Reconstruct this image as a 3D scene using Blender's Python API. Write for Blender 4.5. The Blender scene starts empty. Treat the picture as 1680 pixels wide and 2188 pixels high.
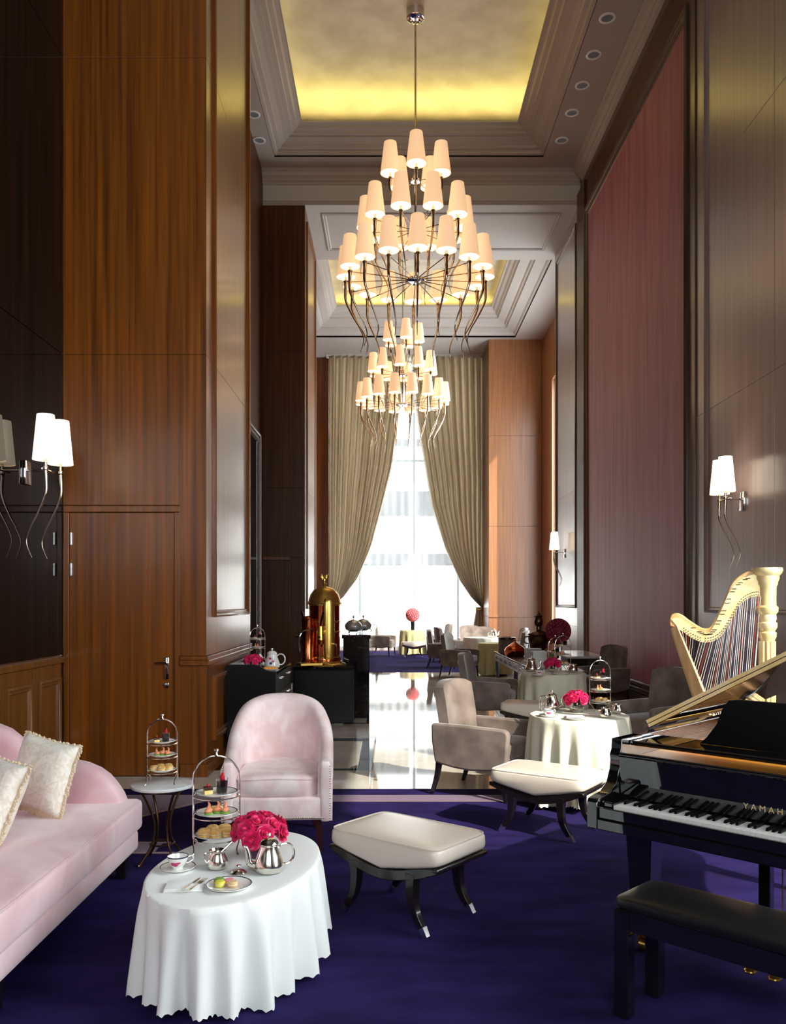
import bpy, bmesh, math, random
from mathutils import Vector, Matrix
random.seed(7)
PI = math.pi
R = math.radians
scene = bpy.context.scene
C = scene.collection

# ---------------------------------------------------------------- camera
F, HX, HY, CAMH = 1800.0, 833.0, 1286.0, 1.65      # focal length and horizon in pixels of the 1680x2188 frame
cam_d = bpy.data.cameras.new('camera')
cam = bpy.data.objects.new('camera', cam_d); C.objects.link(cam)
cam.location = (0, 0, CAMH); cam.rotation_euler = (R(90), 0, 0)
cam_d.sensor_fit = 'HORIZONTAL'; cam_d.sensor_width = 36.0
cam_d.lens = 36.0 * F / 1680
cam_d.shift_x = (840 - HX) / 1680
cam_d.shift_y = (HY - 1094) / 1680
cam_d.clip_start = 0.05; cam_d.clip_end = 300
scene.camera = cam

# ---------------------------------------------------------------- world, sun, exposure
world = bpy.data.worlds.new('world'); scene.world = world
world.use_nodes = True
bg = world.node_tree.nodes['Background']
bg.inputs[0].default_value = (0.93, 0.97, 1.0, 1)
bg.inputs[1].default_value = 6.0
def lamp(name, kind, loc, rot, energy, color=(1, 1, 1), **kw):
    d = bpy.data.lights.new(name, kind); d.energy = energy; d.color = color
    for k, v in kw.items(): setattr(d, k, v)
    o = bpy.data.objects.new(name, d); C.objects.link(o); o.location = loc; o.rotation_euler = rot
    return o
sun = lamp('sun', 'SUN', (8, -4, 8), (0, 0, 0), 4.6, (1.0, 0.93, 0.82), angle=R(1.0))
sun.rotation_euler = Vector((-0.52, 0.60, -0.60)).to_track_quat('-Z', 'Y').to_euler()
def portal(name, loc, rot, sx, sy):
    o = lamp(name, 'AREA', loc, rot, 1.0, shape='RECTANGLE', size=sx, size_y=sy)
    o.data.cycles.is_portal = True
    return o
portal('window_daylight_far', (0.5, 28.45, 5.0), (R(-90), 0, 0), 5.6, 9.8)            # faces into the room (-Y)
portal('window_daylight_side', (4.02, 3.0, 2.95), (0, R(90), 0), 4.5, 4.2)               # faces -X
portal('window_daylight_bay', (4.85, 22.3, 4.3), (0, R(90), 0), 7.6, 4.2)
portal('window_daylight_rear', (0.2, -3.12, 4.0), (R(90), 0, 0), 4.0, 3.2)             # faces +Y
scene.view_settings.view_transform = 'Standard'
scene.view_settings.look = 'None'
scene.view_settings.exposure = 0.75
scene.view_settings.gamma = 1.0
scene.view_settings.use_curve_mapping = False
scene.cycles.use_denoising = True
scene.cycles.max_bounces = 8
scene.cycles.sample_clamp_indirect = 6.0
scene.cycles.caustics_reflective = False
scene.cycles.caustics_refractive = False

def tp(px, py, z):
    """floor-parallel plane at height z: pixel of the photo -> world x, y"""
    y = F * (CAMH - z) / (py - HY)
    return (px - HX) / F * y, y

# ---------------------------------------------------------------- mesh helper
class MB:
    def __init__(s): s.v = []; s.f = []
    def add(s, vs, fs):
        b = len(s.v); s.v += [tuple(p) for p in vs]; s.f += [tuple(i + b for i in q) for q in fs]; return s
    def box(s, x0, y0, z0, x1, y1, z1):
        return s.add([(x0,y0,z0),(x1,y0,z0),(x1,y1,z0),(x0,y1,z0),(x0,y0,z1),(x1,y0,z1),(x1,y1,z1),(x0,y1,z1)],
                     [(0,3,2,1),(4,5,6,7),(0,1,5,4),(1,2,6,5),(2,3,7,6),(3,0,4,7)])
    def bbox(s, cx, cy, cz, sx, sy, sz): return s.box(cx-sx/2, cy-sy/2, cz-sz/2, cx+sx/2, cy+sy/2, cz+sz/2)
    def rbox(s, x0, y0, z0, x1, y1, z1, r=.01, seg=2):
        bm = bmesh.new(); bmesh.ops.create_cube(bm, size=1)
        for v in bm.verts: v.co = Vector(((x0+x1)/2+v.co.x*(x1-x0), (y0+y1)/2+v.co.y*(y1-y0), (z0+z1)/2+v.co.z*(z1-z0)))
        bmesh.ops.bevel(bm, geom=bm.edges[:], offset=r, segments=seg, profile=.5, affect='EDGES', clamp_overlap=True)
        bm.verts.index_update(); s.add([v.co[:] for v in bm.verts], [[v.index for v in f.verts] for f in bm.faces]); bm.free(); return s
    def loft(s, rings, closed=True, cap0=True, cap1=True):
        n = len(rings[0]); vs = [p for r in rings for p in r]; fs = []
        for i in range(len(rings)-1):
            for j in range(n if closed else n-1):
                k = (j+1) % n
                fs.append((i*n+j, i*n+k, (i+1)*n+k, (i+1)*n+j))
        if closed and cap0: fs.append(tuple(range(n-1, -1, -1)))
        if closed and cap1: fs.append(tuple((len(rings)-1)*n+j for j in range(n)))
        return s.add(vs, fs)
    def tube(s, pts, r, seg=8, sx=1.0, sy=1.0, up=None):
        pts = [Vector(p) for p in pts]; n = len(pts)
        rad = r if isinstance(r, (list, tuple)) else [r]*n
        rings = []; nrm = None
        for i, p in enumerate(pts):
            t = (pts[min(i+1, n-1)] - pts[max(i-1, 0)]).normalized()
            if nrm is None:
                a = Vector(up) if up else (Vector((0,0,1)) if abs(t.z) < .9 else Vector((1,0,0)))
                nrm = (a - t*a.dot(t)).normalized()
            else:
                nrm = (nrm - t*nrm.dot(t)).normalized()
            b = t.cross(nrm)
            rings.append([p + nrm*(math.cos(2*PI*j/seg + (PI/4 if seg == 4 else 0))*rad[i]*sx) + b*(math.sin(2*PI*j/seg + (PI/4 if seg == 4 else 0))*rad[i]*sy) for j in range(seg)])
        return s.loft(rings)
    def lathe(s, prof, seg=24, c=(0,0,0), ex=1.0, ey=1.0):
        rings = [[(c[0]+max(r,1e-4)*ex*math.cos(2*PI*j/seg), c[1]+max(r,1e-4)*ey*math.sin(2*PI*j/seg), c[2]+z) for j in range(seg)] for r, z in prof]
        return s.loft(rings, True, prof[0][0] < 1e-3, prof[-1][0] < 1e-3)
    def prism(s, poly, d0, d1, fn):
        """poly: 2-D outline; fn(a, b, d) -> xyz"""
        n = len(poly)
        return s.add([fn(a,b,d0) for a,b in poly]+[fn(a,b,d1) for a,b in poly],
                     [tuple(range(n-1,-1,-1)), tuple(range(n, 2*n))]+[(i,(i+1)%n,n+(i+1)%n,n+i) for i in range(n)])
    def sq(s, cx, cy, cz, sx, sy, sz, e1=.4, e2=.4, nu=28, nv=14, fn=None):
        """rounded cushion: super-ellipsoid with half sizes sx, sy, sz"""
        def p(c, e): return math.copysign(abs(c)**e, c)
        rings = []
        for i in range(nv+1):
            a = -PI/2 + PI*i/nv
            ca, sa = p(math.cos(a), e1), p(math.sin(a), e1)
            ca = max(ca, 1e-3)
            ring = []
            for j in range(nu):
                b = 2*PI*j/nu
                q = (cx+sx*ca*p(math.cos(b), e2), cy+sy*ca*p(math.sin(b), e2), cz+sz*sa)
                ring.append(fn(*q) if fn else q)
            rings.append(ring)
        return s.loft(rings)
    def rings4(s, a0, a1, b0, b1, prof, fn, closed=False):
        """mitred rectangular moulding: prof = [(inset, out)]; fn(a, b, out) -> xyz"""
        rs = [[fn(a0+i, b0+i, o), fn(a1-i, b0+i, o), fn(a1-i, b1-i, o), fn(a0+i, b1-i, o)] for i, o in prof]
        return s.loft(rs, True, False, False)
    def xf(s, M, start=0):
        s.v = s.v[:start] + [tuple(M @ Vector(p)) for p in s.v[start:]]; return s
    def mesh(s, name, m, smooth=True, ang=38):
        me = bpy.data.meshes.new(name); me.from_pydata(s.v, [], s.f)
        bm = bmesh.new(); bm.from_mesh(me); bmesh.ops.recalc_face_normals(bm, faces=bm.faces[:]); bm.to_mesh(me); bm.free()
        if smooth:
            me.polygons.foreach_set('use_smooth', [True]*len(me.polygons)); me.set_sharp_from_angle(angle=R(ang))
        me.materials.append(m); me.update(); return me
    def build(s, name, m, parent=None, smooth=True, ang=38, bevel=0, sub=0):
        o = bpy.data.objects.new(name, s.mesh(name, m, smooth, ang)); C.objects.link(o)
        if parent is not None: o.parent = parent
        if bevel:
            b = o.modifiers.new('edge', 'BEVEL'); b.width = bevel; b.segments = 2; b.limit_method = 'ANGLE'; b.angle_limit = R(40); b.harden_normals = False
        if sub:
            b = o.modifiers.new('sub', 'SUBSURF'); b.levels = sub; b.render_levels = sub
        return o

def tag(o, label, cat, group=None, kind=None):
    o['label'] = label
    if cat: o['category'] = cat
    if group: o['group'] = group
    if kind: o['kind'] = kind
    return o
def thing(name, label, cat, loc=(0,0,0), rz=0, group=None):
    o = bpy.data.objects.new(name, None); C.objects.link(o); o.empty_display_size = .1
    o.location = loc; o.rotation_euler = (0, 0, rz)
    return tag(o, label, cat, group)
def struct(o, label=None):
    o['kind'] = 'structure'
    if label: o['label'] = label
    return o
def kids(o): return [c for c in C.objects if c.parent == o]
def dup(root, loc, rz, label, group=None):
    r = root.copy(); C.objects.link(r); r.location = loc; r.rotation_euler = (0, 0, rz); r['label'] = label
    if group: r['group'] = group
    for ch in list(root.children):
        c = ch.copy(); C.objects.link(c); c.parent = r
        for g in list(ch.children):
            d = g.copy(); C.objects.link(d); d.parent = c
    return r
def inst(src, parent, M):
    """another piece that shares the mesh of src"""
    o = src.copy(); C.objects.link(o); o.parent = parent; o.matrix_local = M; return o
def sm(pts, n=6):
    """Catmull-Rom through the points"""
    pts = [Vector(p) for p in pts]; out = []
    for i in range(len(pts)-1):
        p0, p1, p2, p3 = pts[max(i-1,0)], pts[i], pts[i+1], pts[min(i+2, len(pts)-1)]
        for k in range(n):
            t = k/n
            out.append(.5*((2*p1)+(p2-p0)*t+(2*p0-5*p1+4*p2-p3)*t*t+(3*p1-p0-3*p2+p3)*t**3))
    out.append(pts[-1]); return out
def lerp(a, b, t): return a+(b-a)*t
def interp(xs, ys, x):
    if x <= xs[0]: return ys[0]
    for i in range(len(xs)-1):
        if x <= xs[i+1]: return lerp(ys[i], ys[i+1], (x-xs[i])/(xs[i+1]-xs[i]))
    return ys[-1]
def sst(t): t = max(0, min(1, t)); return t*t*(3-2*t)

# ---------------------------------------------------------------- materials
def S(r, g, b):
    f = lambda c: (c/255/12.92) if c/255 <= .04045 else ((c/255+.055)/1.055)**2.4
    return (f(r), f(g), f(b), 1)
def mat(name, col, rough=.5, metal=0, col2=None, scale=(4,4,4), detail=4, lo=.35, hi=.65, bump=None, coords='Object', dist=0, rough2=None, **kw):
    m = bpy.data.materials.new(name); m.use_nodes = True
    nt = m.node_tree; b = nt.nodes['Principled BSDF']
    b.inputs['Base Color'].default_value = col; b.inputs['Roughness'].default_value = rough; b.inputs['Metallic'].default_value = metal
    for k, v in kw.items():
        b.inputs[k.replace('_', ' ')].default_value = v
    if col2 or bump:
        tc = nt.nodes.new('ShaderNodeTexCoord'); mp = nt.nodes.new('ShaderNodeMapping')
        nt.links.new(tc.outputs[coords], mp.inputs[0])
    if col2:
        mp.inputs['Scale'].default_value = scale
        nz = nt.nodes.new('ShaderNodeTexNoise'); nz.inputs['Scale'].default_value = 1; nz.inputs['Detail'].default_value = detail; nz.inputs['Distortion'].default_value = dist
        nt.links.new(mp.outputs[0], nz.inputs[0])
        rp = nt.nodes.new('ShaderNodeValToRGB'); rp.color_ramp.elements[0].position = lo; rp.color_ramp.elements[1].position = hi
        rp.color_ramp.elements[0].color = col; rp.color_ramp.elements[1].color = col2
        nt.links.new(nz.outputs[0], rp.inputs[0]); nt.links.new(rp.outputs[0], b.inputs['Base Color'])
        if rough2 is not None:
            mr = nt.nodes.new('ShaderNodeMapRange'); mr.inputs[3].default_value = rough; mr.inputs[4].default_value = rough2
            nt.links.new(nz.outputs[0], mr.inputs[0]); nt.links.new(mr.outputs[0], b.inputs['Roughness'])
    if bump:
        bs, strength, dst = bump
        n2 = nt.nodes.new('ShaderNodeTexNoise'); n2.inputs['Scale'].default_value = 1; n2.inputs['Detail'].default_value = 3
        m2 = nt.nodes.new('ShaderNodeMapping'); m2.inputs['Scale'].default_value = bs if isinstance(bs, tuple) else (bs,)*3
        nt.links.new(tc.outputs[coords], m2.inputs[0]); nt.links.new(m2.outputs[0], n2.inputs[0])
        bp = nt.nodes.new('ShaderNodeBump'); bp.inputs['Strength'].default_value = strength; bp.inputs['Distance'].default_value = dst
        nt.links.new(n2.outputs[0], bp.inputs['Height']); nt.links.new(bp.outputs[0], b.inputs['Normal'])
    return m
M = {}
GR = (26, 26, .55)
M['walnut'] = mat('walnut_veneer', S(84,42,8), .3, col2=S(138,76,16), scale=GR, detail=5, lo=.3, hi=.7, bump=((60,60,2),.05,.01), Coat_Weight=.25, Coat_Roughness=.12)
M['walnut_dado'] = mat('walnut_dado', S(92,54,18), .3, col2=S(132,82,32), scale=GR, detail=5, lo=.3, hi=.7, Coat_Weight=.25, Coat_Roughness=.15)
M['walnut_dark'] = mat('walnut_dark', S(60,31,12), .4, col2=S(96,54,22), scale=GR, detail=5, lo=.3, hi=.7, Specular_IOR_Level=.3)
M['wood_lit'] = mat('wood_lit', S(140,88,52), .35, col2=S(170,116,74), scale=GR, detail=5, lo=.3, hi=.7, Coat_Weight=.2, Coat_Roughness=.2)  # lighter wood: window light on the far column put into the colour
M['wood_sheen'] = mat('wood_lacquer_sheen', S(142,122,122), .3, col2=S(164,143,141), scale=(16,16,.4), detail=5, lo=.3, hi=.7, Coat_Weight=.5, Coat_Roughness=.2)  # grey base colour stands for reflected window sheen on the lacquered walnut
M['frame_wood'] = mat('frame_wood', S(72,54,42), .3, col2=S(96,74,58), scale=(20,20,1), Coat_Weight=.3, Coat_Roughness=.15)
M['black_mirror'] = mat('black_mirror', (.004,.003,.003,1), .02, Specular_IOR_Level=.22, IOR=1.5)
M['silk'] = mat('crimson_silk', S(150,44,66), .55, col2=S(190,98,108), scale=(5,5,.35), detail=6, lo=.3, hi=.72, dist=1.2, Sheen_Weight=.15, bump=((90,90,3),.06,.01))
M['paint'] = mat('ceiling_paint', S(178,166,156), .7)
M['paint_light'] = mat('ceiling_paint_light', S(196,190,184), .6)
M['leaf'] = mat('champagne_leaf', S(204,194,176), .45, .2, col2=S(222,214,198), scale=(2.2,2.2,2.2), detail=6)
M['carpet'] = mat('indigo_carpet', S(30,21,62), .95, col2=S(46,36,92), scale=(2.5,6,3), detail=8, lo=.3, hi=.7, bump=(260,.5,.01), Specular_IOR_Level=.08)
M['carpet_band'] = mat('carpet_maroon', S(74,34,74), .95, col2=S(94,46,88), scale=(30,30,30), Sheen_Weight=.3)
M['carpet_line'] = mat('carpet_tan_line', S(128,92,92), .95, Sheen_Weight=.3)
M['marble'] = mat('beige_marble', S(196,184,166), .04, col2=S(224,216,202), scale=(1.4,.7,1), detail=8, lo=.3, hi=.66, dist=1.5, Specular_IOR_Level=.38)
M['black_marble'] = mat('black_marble', S(16,15,15), .05, col2=S(120,108,98), scale=(2.2,2.2,2.2), detail=10, lo=.62, hi=.83, dist=2.5)
M['white_marble'] = mat('white_marble', S(226,228,226), .12, col2=S(190,194,196), scale=(5,5,5), detail=8, lo=.45, hi=.75, dist=2)
M['pink'] = mat('pink_velvet', S(216,172,178), .75, col2=S(238,210,213), scale=(2.6,2.6,2.0), detail=9, lo=.35, hi=.7, dist=1.0, Sheen_Weight=.75, Sheen_Roughness=.35, bump=(120,.05,.01))
M['pink_crush'] = mat('pink_crushed_velvet', S(234,202,200), .5, col2=S(248,230,228), scale=(9,9,7), detail=12, lo=.36, hi=.64, dist=.3, Sheen_Weight=.6, Sheen_Roughness=.3, bump=(14,.12,.02))
M['taupe'] = mat('taupe_velvet', S(98,84,75), .75, col2=S(140,124,113), scale=(4,4,5), detail=10, lo=.35, hi=.68, Sheen_Weight=.7, Sheen_Roughness=.35)
M['leather'] = mat('cream_leather', S(226,212,196), .3, bump=(140,.03,.01), Coat_Weight=.2, Coat_Roughness=.25)
M['leather_bk'] = mat('black_leather', S(14,16,18), .34, bump=(260,.12,.005))
M['ebony'] = mat('ebony', S(26,20,19), .22, Coat_Weight=.5, Coat_Roughness=.06)
M['lacquer'] = mat('piano_lacquer', (.006,.006,.007,1), .03, Coat_Weight=1.0, Coat_Roughness=.01)
M['satin_bk'] = mat('satin_black', (.004,.004,.0045,1), .3, Specular_IOR_Level=.3)
M['brass'] = mat('brass', S(230,186,96), .24, .9)
M['gold'] = mat('gold_paint', S(236,190,96), .28, .85)
M['copper'] = mat('copper', S(206,112,70), .18, 1)
M['chrome'] = mat('chrome', S(220,220,222), .07, 1)
M['nickel'] = mat('warm_nickel', S(196,180,158), .1, 1)
M['silver'] = mat('silver', S(238,232,222), .16, 1)
M['silver_plate'] = mat('silver_plate', S(226,224,220), .22, .75)
M['steel'] = mat('bright_steel', S(225,225,225), .25, 1)
M['porcelain'] = mat('porcelain', S(240,240,236), .12, Coat_Weight=.5, Coat_Roughness=.03)
M['rim_blue'] = mat('porcelain_rim', S(60,58,78), .2)
M['blossom'] = mat('painted_blossom', S(196,62,108), .25)
M['linen'] = mat('white_linen', S(240,242,238), .85, bump=(400,.03,.003), Sheen_Weight=.2)
M['cream_y'] = mat('straw_linen', S(196,186,138), .85)
M['cream'] = mat('cream_linen', S(232,228,204), .85, bump=(400,.03,.003), Sheen_Weight=.2)
M['rose'] = mat('magenta_rose', S(206,4,78), .45, col2=S(244,34,112), scale=(30,30,30), lo=.35, hi=.65, Sheen_Weight=.1, Subsurface_Weight=.0)
M['leaf_green'] = mat('green_stem', S(70,110,48), .5)
M['rose_red'] = mat('burgundy_bloom', S(120,26,48), .6, col2=S(160,44,70), scale=(40,40,40))
M['coral'] = mat('coral_bloom', S(236,110,120), .6, col2=S(246,150,150), scale=(30,30,30))
M['glass'] = mat('clear_glass', (1,1,1,1), 0, Transmission_Weight=1.0, IOR=1.45)
M['glass_purple'] = mat('purple_glass', S(150,90,130), .03, Transmission_Weight=.75, IOR=1.45)
M['gilt'] = mat('harp_gilt', S(236,208,140), .35, .3, col2=S(248,228,178), scale=(8,8,8))
M['maple'] = mat('harp_maple', S(206,158,98), .3, col2=S(224,182,122), scale=(30,30,3), Coat_Weight=.4)
M['spruce'] = mat('harp_spruce', S(240,208,160), .4, col2=S(248,222,180), scale=(60,60,2))
M['plate_gold'] = mat('piano_plate', S(206,140,40), .35, .5)
M['ivory'] = mat('white_key', S(240,238,232), .2)
M['string_w'] = mat('gut_string', S(236,232,226), .4)
M['string_r'] = mat('red_string', S(190,60,50), .4)
M['string_b'] = mat('blue_string', S(50,56,104), .4)
M['sponge'] = mat('sponge_cake', S(236,200,110), .8, col2=S(246,222,150), scale=(40,40,40))
M['scone'] = mat('baked_scone', S(214,160,84), .8, col2=S(242,214,150), scale=(25,25,25), lo=.4, hi=.6)
M['cream_food'] = mat('whipped_cream', S(248,238,214), .6)
M['berry'] = mat('red_berry', S(190,30,46), .3)
M['salmon'] = mat('salmon_slice', S(238,150,110), .45)
M['chocolate'] = mat('chocolate', S(62,34,26), .35)
M['lime'] = mat('yellow_macaron', S(226,214,80), .7)
M['pinkmac'] = mat('pink_macaron', S(240,150,160), .7)
M['tan'] = mat('tan_macaron', S(226,190,140), .7)
M['greenleaf'] = mat('herb_leaf', S(120,160,70), .6)
M['orange'] = mat('orange_pastry', S(240,160,60), .6)
M['blue_white'] = mat('blue_white_panel', S(214,220,226), .3)
M['cobalt'] = mat('cobalt_motif', S(40,56,120), .35)
M['bronze'] = mat('dark_bronze', S(96,70,48), .28, .85)
M['concrete'] = mat('facade_pale', S(222,222,220), .8)
M['facade_glass'] = mat('facade_glass', S(36,42,48), .3)
M['window_frame'] = mat('window_frame_grey', S(120,134,142), .4)
def emit(name, col, s, base=None):
    m = mat(name, base or col, .7); b = m.node_tree.nodes['Principled BSDF']
    b.inputs['Emission Color'].default_value = col; b.inputs['Emission Strength'].default_value = s; return m
M['shade'] = emit('lit_lamp_shade', (1.0,.58,.29,1), .44, S(246,230,206))
M['diffuser'] = emit('lit_lamp_diffuser', (1.0,.78,.5,1), 1.15)
M['shade_hot'] = emit('lit_wall_lamp_shade', (1.0,.84,.62,1), 1.15, S(250,240,226))
def drape_mat(name, col, col2, trans, transp, scale):
    m = bpy.data.materials.new(name); m.use_nodes = True; nt = m.node_tree; nt.nodes.clear()
    out = nt.nodes.new('ShaderNodeOutputMaterial'); tc = nt.nodes.new('ShaderNodeTexCoord'); mp = nt.nodes.new('ShaderNodeMapping'); mp.inputs['Scale'].default_value = scale
    nz = nt.nodes.new('ShaderNodeTexNoise'); nz.inputs['Scale'].default_value = 1; nz.inputs['Detail'].default_value = 4
    rp = nt.nodes.new('ShaderNodeValToRGB'); rp.color_ramp.elements[0].position = .35; rp.color_ramp.elements[1].position = .65
    rp.color_ramp.elements[0].color = col; rp.color_ramp.elements[1].color = col2
    pb = nt.nodes.new('ShaderNodeBsdfPrincipled'); pb.inputs['Roughness'].default_value = .42; pb.inputs['Sheen Weight'].default_value = .5
    tl = nt.nodes.new('ShaderNodeBsdfTranslucent'); mx = nt.nodes.new('ShaderNodeMixShader'); mx.inputs[0].default_value = trans
    L = nt.links.new
    L(tc.outputs['Object'], mp.inputs[0]); L(mp.outputs[0], nz.inputs[0]); L(nz.outputs[0], rp.inputs[0])
    L(rp.outputs[0], pb.inputs['Base Color']); L(rp.outputs[0], tl.inputs[0]); L(pb.outputs[0], mx.inputs[1]); L(tl.outputs[0], mx.inputs[2])
    if transp:
        tr = nt.nodes.new('ShaderNodeBsdfTransparent'); m2 = nt.nodes.new('ShaderNodeMixShader'); m2.inputs[0].default_value = transp
        L(mx.outputs[0], m2.inputs[1]); L(tr.outputs[0], m2.inputs[2]); L(m2.outputs[0], out.inputs[0])
    else: L(mx.outputs[0], out.inputs[0])
    return m
M['drape'] = drape_mat('champagne_drape', S(158,138,106), S(186,168,138), .3, 0, (3,3,.2))
M['sheer'] = drape_mat('white_sheer', S(236,240,242), S(250,250,250), .14, .55, (9,9,.1))
# ================================================================ THE ROOM
XL, XR, XP, XB = -3.08, 3.87, -1.73, -2.59          # near left wall, right wall, pier face, bay wall
Y0, Y1, Y2, Y3, Y4, Y5 = -3.0, 7.94, 10.45, 17.2, 19.7, 28.3
ZC, ZS = 10.42, 9.75                                 # ceiling, soffit
J1, J2 = 3.98, 6.78                                  # panel joints
CE = 7.44                                            # carpet edge
PM = [(0,0),(0,.028),(.018,.036),(.03,.03),(.038,.016),(.052,.02),(.062,.012),(.07,0)]     # panel moulding
PM2 = [(0,0),(0,.05),(.03,.065),(.05,.055),(.065,.03),(.1,.04),(.12,.03),(.16,.036),(.18,.022),(.2,0)]
fxp = lambda x: (lambda a,b,o: (x+o, a, b))          # face looking +x, a = y, b = z
fxm = lambda x: (lambda a,b,o: (x-o, a, b))          # face looking -x
fym = lambda y: (lambda a,b,o: (a, y-o, b))          # face looking -y (towards the camera)
fzm = lambda z: (lambda a,b,o: (a, b, z-o))          # face looking down
fzu = lambda z: (lambda a,b,o: (a, b, z+o))
def board(name, m, parent, x0,y0,z0,x1,y1,z1, bev=.004):
    return MB().box(x0,y0,z0,x1,y1,z1).build(name, m, parent, smooth=False, bevel=bev)

# floors
floor = struct(MB().box(-3.6,-3.4,-.3,5.2,28.6,-.02).build('floor', M['black_marble'], smooth=False), 'polished stone floor of the tea lounge')
carpet = struct(board('floor_carpet', M['carpet'], None, XL, Y0, -.02, XR, CE, 0), 'deep indigo carpet under the sofa and piano')
struct(board('floor_carpet_far', M['carpet'], None, XB, Y4, -.02, 4.7, Y5, 0), 'indigo carpet in front of the tall curtained window')
for i, (x0,x1,y0,y1,mm) in enumerate([(-3.0,XR,6.97,7.17,'carpet_band'),(-3.0,XR,6.955,6.97,'carpet_line'),(-3.0,XR,7.17,7.185,'carpet_line'),
                                      (-2.2,-1.55,5.55,5.75,'carpet_band'),(-2.2,-1.5,5.75,5.785,'carpet_line'),(-2.2,-.95,5.515,5.55,'carpet_line')]):
    board('border_stripe', M[mm], carpet, x0, y0, -.001, x1, y1, .003, 0)
for xx in (-1.95,):
    MB().prism([(xx,6.45),(xx+.05,6.45),(xx+.42,6.95),(xx+.36,6.95)], -.001, .003, lambda a,b,d: (a,b,d)).build('border_stripe', M['carpet_line'], carpet, smooth=False)
    MB().prism([(xx-.6,6.45),(xx+.05,6.45),(xx+.05,6.49),(xx-.6,6.49)], -.001, .0025, lambda a,b,d: (a,b,d)).build('border_stripe', M['carpet_line'], carpet, smooth=False)
    MB().prism([(xx-.6,6.49),(xx+.03,6.49),(xx+.36,6.95),(xx-.6,6.95)], -.001, .002, lambda a,b,d: (a,b,d)).build('border_stripe', M['carpet_band'], carpet, smooth=False)
def tile(x0,x1,y0,y1,mm): board('tile', M[mm], floor, x0+.0015, y0+.0015, -.021, x1-.0015, y1-.0015, 0, .001)
y = CE; n = 10; dy = (Y4-CE)/n
for k in range(n):
    tile(-.175, 1.25, CE+k*dy, CE+(k+1)*dy, 'marble')
    tile(1.25, 2.56, CE+k*dy, CE+(k+1)*dy, 'marble'); tile(2.56, XR, CE+k*dy, CE+(k+1)*dy, 'marble')
tile(XL, -.175, CE, 8.25, 'marble')
ys = 8.25
while ys < Y4-.5:
    ye = min(ys+1.95, Y4)
    tile(XP,-.175,ys,ys+.1,'black_marble'); tile(XP,-.175,ye-.22,ye,'black_marble')
    tile(-.32,-.175,ys+.1,ye-.22,'black_marble'); tile(XP,-1.6,ys+.1,ye-.22,'black_marble'); tile(-1.6,-.32,ys+.1,ye-.22,'marble')
    if ye < Y4-1.2: tile(XB,-.175,ye,ye+1.2,'marble')
    if ys > Y2: tile(XB,XP,ys,ye,'marble')
    ys = ye+1.2

# ---- left: wall with black mirror above a panelled dado
wl = struct(MB().box(-3.5,Y0-.3,0,XL-.02,Y1,ZC).build('wall_left', M['walnut_dado'], smooth=False), 'near side wall of black mirror above a wood dado')
for z0,z1 in ((1.15,J1),(J1,J2),(J2,ZC)):
    board('mirror_panel', M['black_mirror'], wl, XL-.021, Y0, z0+.003, XL, Y1-.025, z1-.003, .002)
board('chrome_edge', M['steel'], wl, XL-.02, Y1-.016, 1.14, XL-.004, Y1-.011, ZC, 0)
board('chrome_edge', M['steel'], wl, XL-.02, Y0, 1.135, XL-.002, Y1-.014, 1.142, 0)
board('dado_cap', M['walnut_dado'], wl, XL-.02, Y0, 1.08, XL+.02, Y1-.01, 1.135)
k = 0
while Y1-.05-k*.62 > 3.0:
    b1 = Y1-.06-k*.62
    board('dado_panel', M['walnut_dado'], wl, XL-.021, b1-.58, .12, XL-.003, b1+.03, 1.075)
    MB().rings4(b1-.52, b1-.03, .3, .95, PM, fxp(XL-.004)).build('panel_moulding', M['walnut_dado'], wl)
    k += 1
board('skirting', M['walnut_dado'], wl, XL-.02, Y0, 0, XL+.015, Y1-.01, .115)

# ---- left pier with the hidden door
def pier(nm, label, x0, x1, y0, y1, ZC, m_front, m_side):
    o = struct(MB().box(x0-.4,y0+.02,0,x1-.02,y1-.02,ZC).build(nm, M['walnut_dark'], smooth=False), label)
    for z0,z1 in ((2.56,J1),(J1,J2),(J2,ZC)):
        board('panel', m_front, o, x0, y0, z0+.002, (x1-.002 if z0 > 3 or x1-x0 < 1 else -1.985), y0+.021, z1-.002, .003)
    for z0,z1 in ((1.14,J1),(J1,J2),(J2,ZC)):
        board('panel', m_side, o, x1-.021, y0+.003, z0+.002, x1, y1, z1-.002, .003)
    MB().rings4(y0+.3, y1-.22, 1.5, 9.55, PM, fxp(x1-.001)).build('panel_moulding', m_side, o)
    # dado of the side face and rail
    board('panel', m_side, o, x1-.021, y0+.003, .12, x1, y1, 1.05, .003)
    MB().rings4(y0+.3, y1-.22, .3, .92, PM, fxp(x1-.001)).build('panel_moulding', m_side, o)
    board('dado_rail', m_front, o, x1-.05, y0-.03, 1.05, x1+.035, y1, 1.1, .008)
    board('dado_rail', m_front, o, x1-.05, y0-.02, 1.1, x1+.022, y1, 1.138, .006)
    board('skirting', m_front, o, x1-.05, y0-.02, 0, x1+.02, y1, .12, .006)
    return o
pl = pier('wall_left_pier', 'walnut panelled pier with a flush door beside the mirror wall', XL, XP, Y1, Y2, ZC, M['walnut'], M['walnut'])
board('panel', M['walnut'], pl, -1.985, Y1, 1.14, XP-.002, Y1+.021, J1-.002, .003)
board('panel', M['walnut'], pl, -1.985, Y1, .12, XP-.002, Y1+.021, 1.05, .003)
board('dado_rail', M['walnut'], pl, -1.975, Y1-.03, 1.05, XP-.04, Y1+.01, 1.1, .008)
board('dado_rail', M['walnut'], pl, -1.975, Y1-.02, 1.1, XP-.04, Y1+.01, 1.138, .006)
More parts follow.
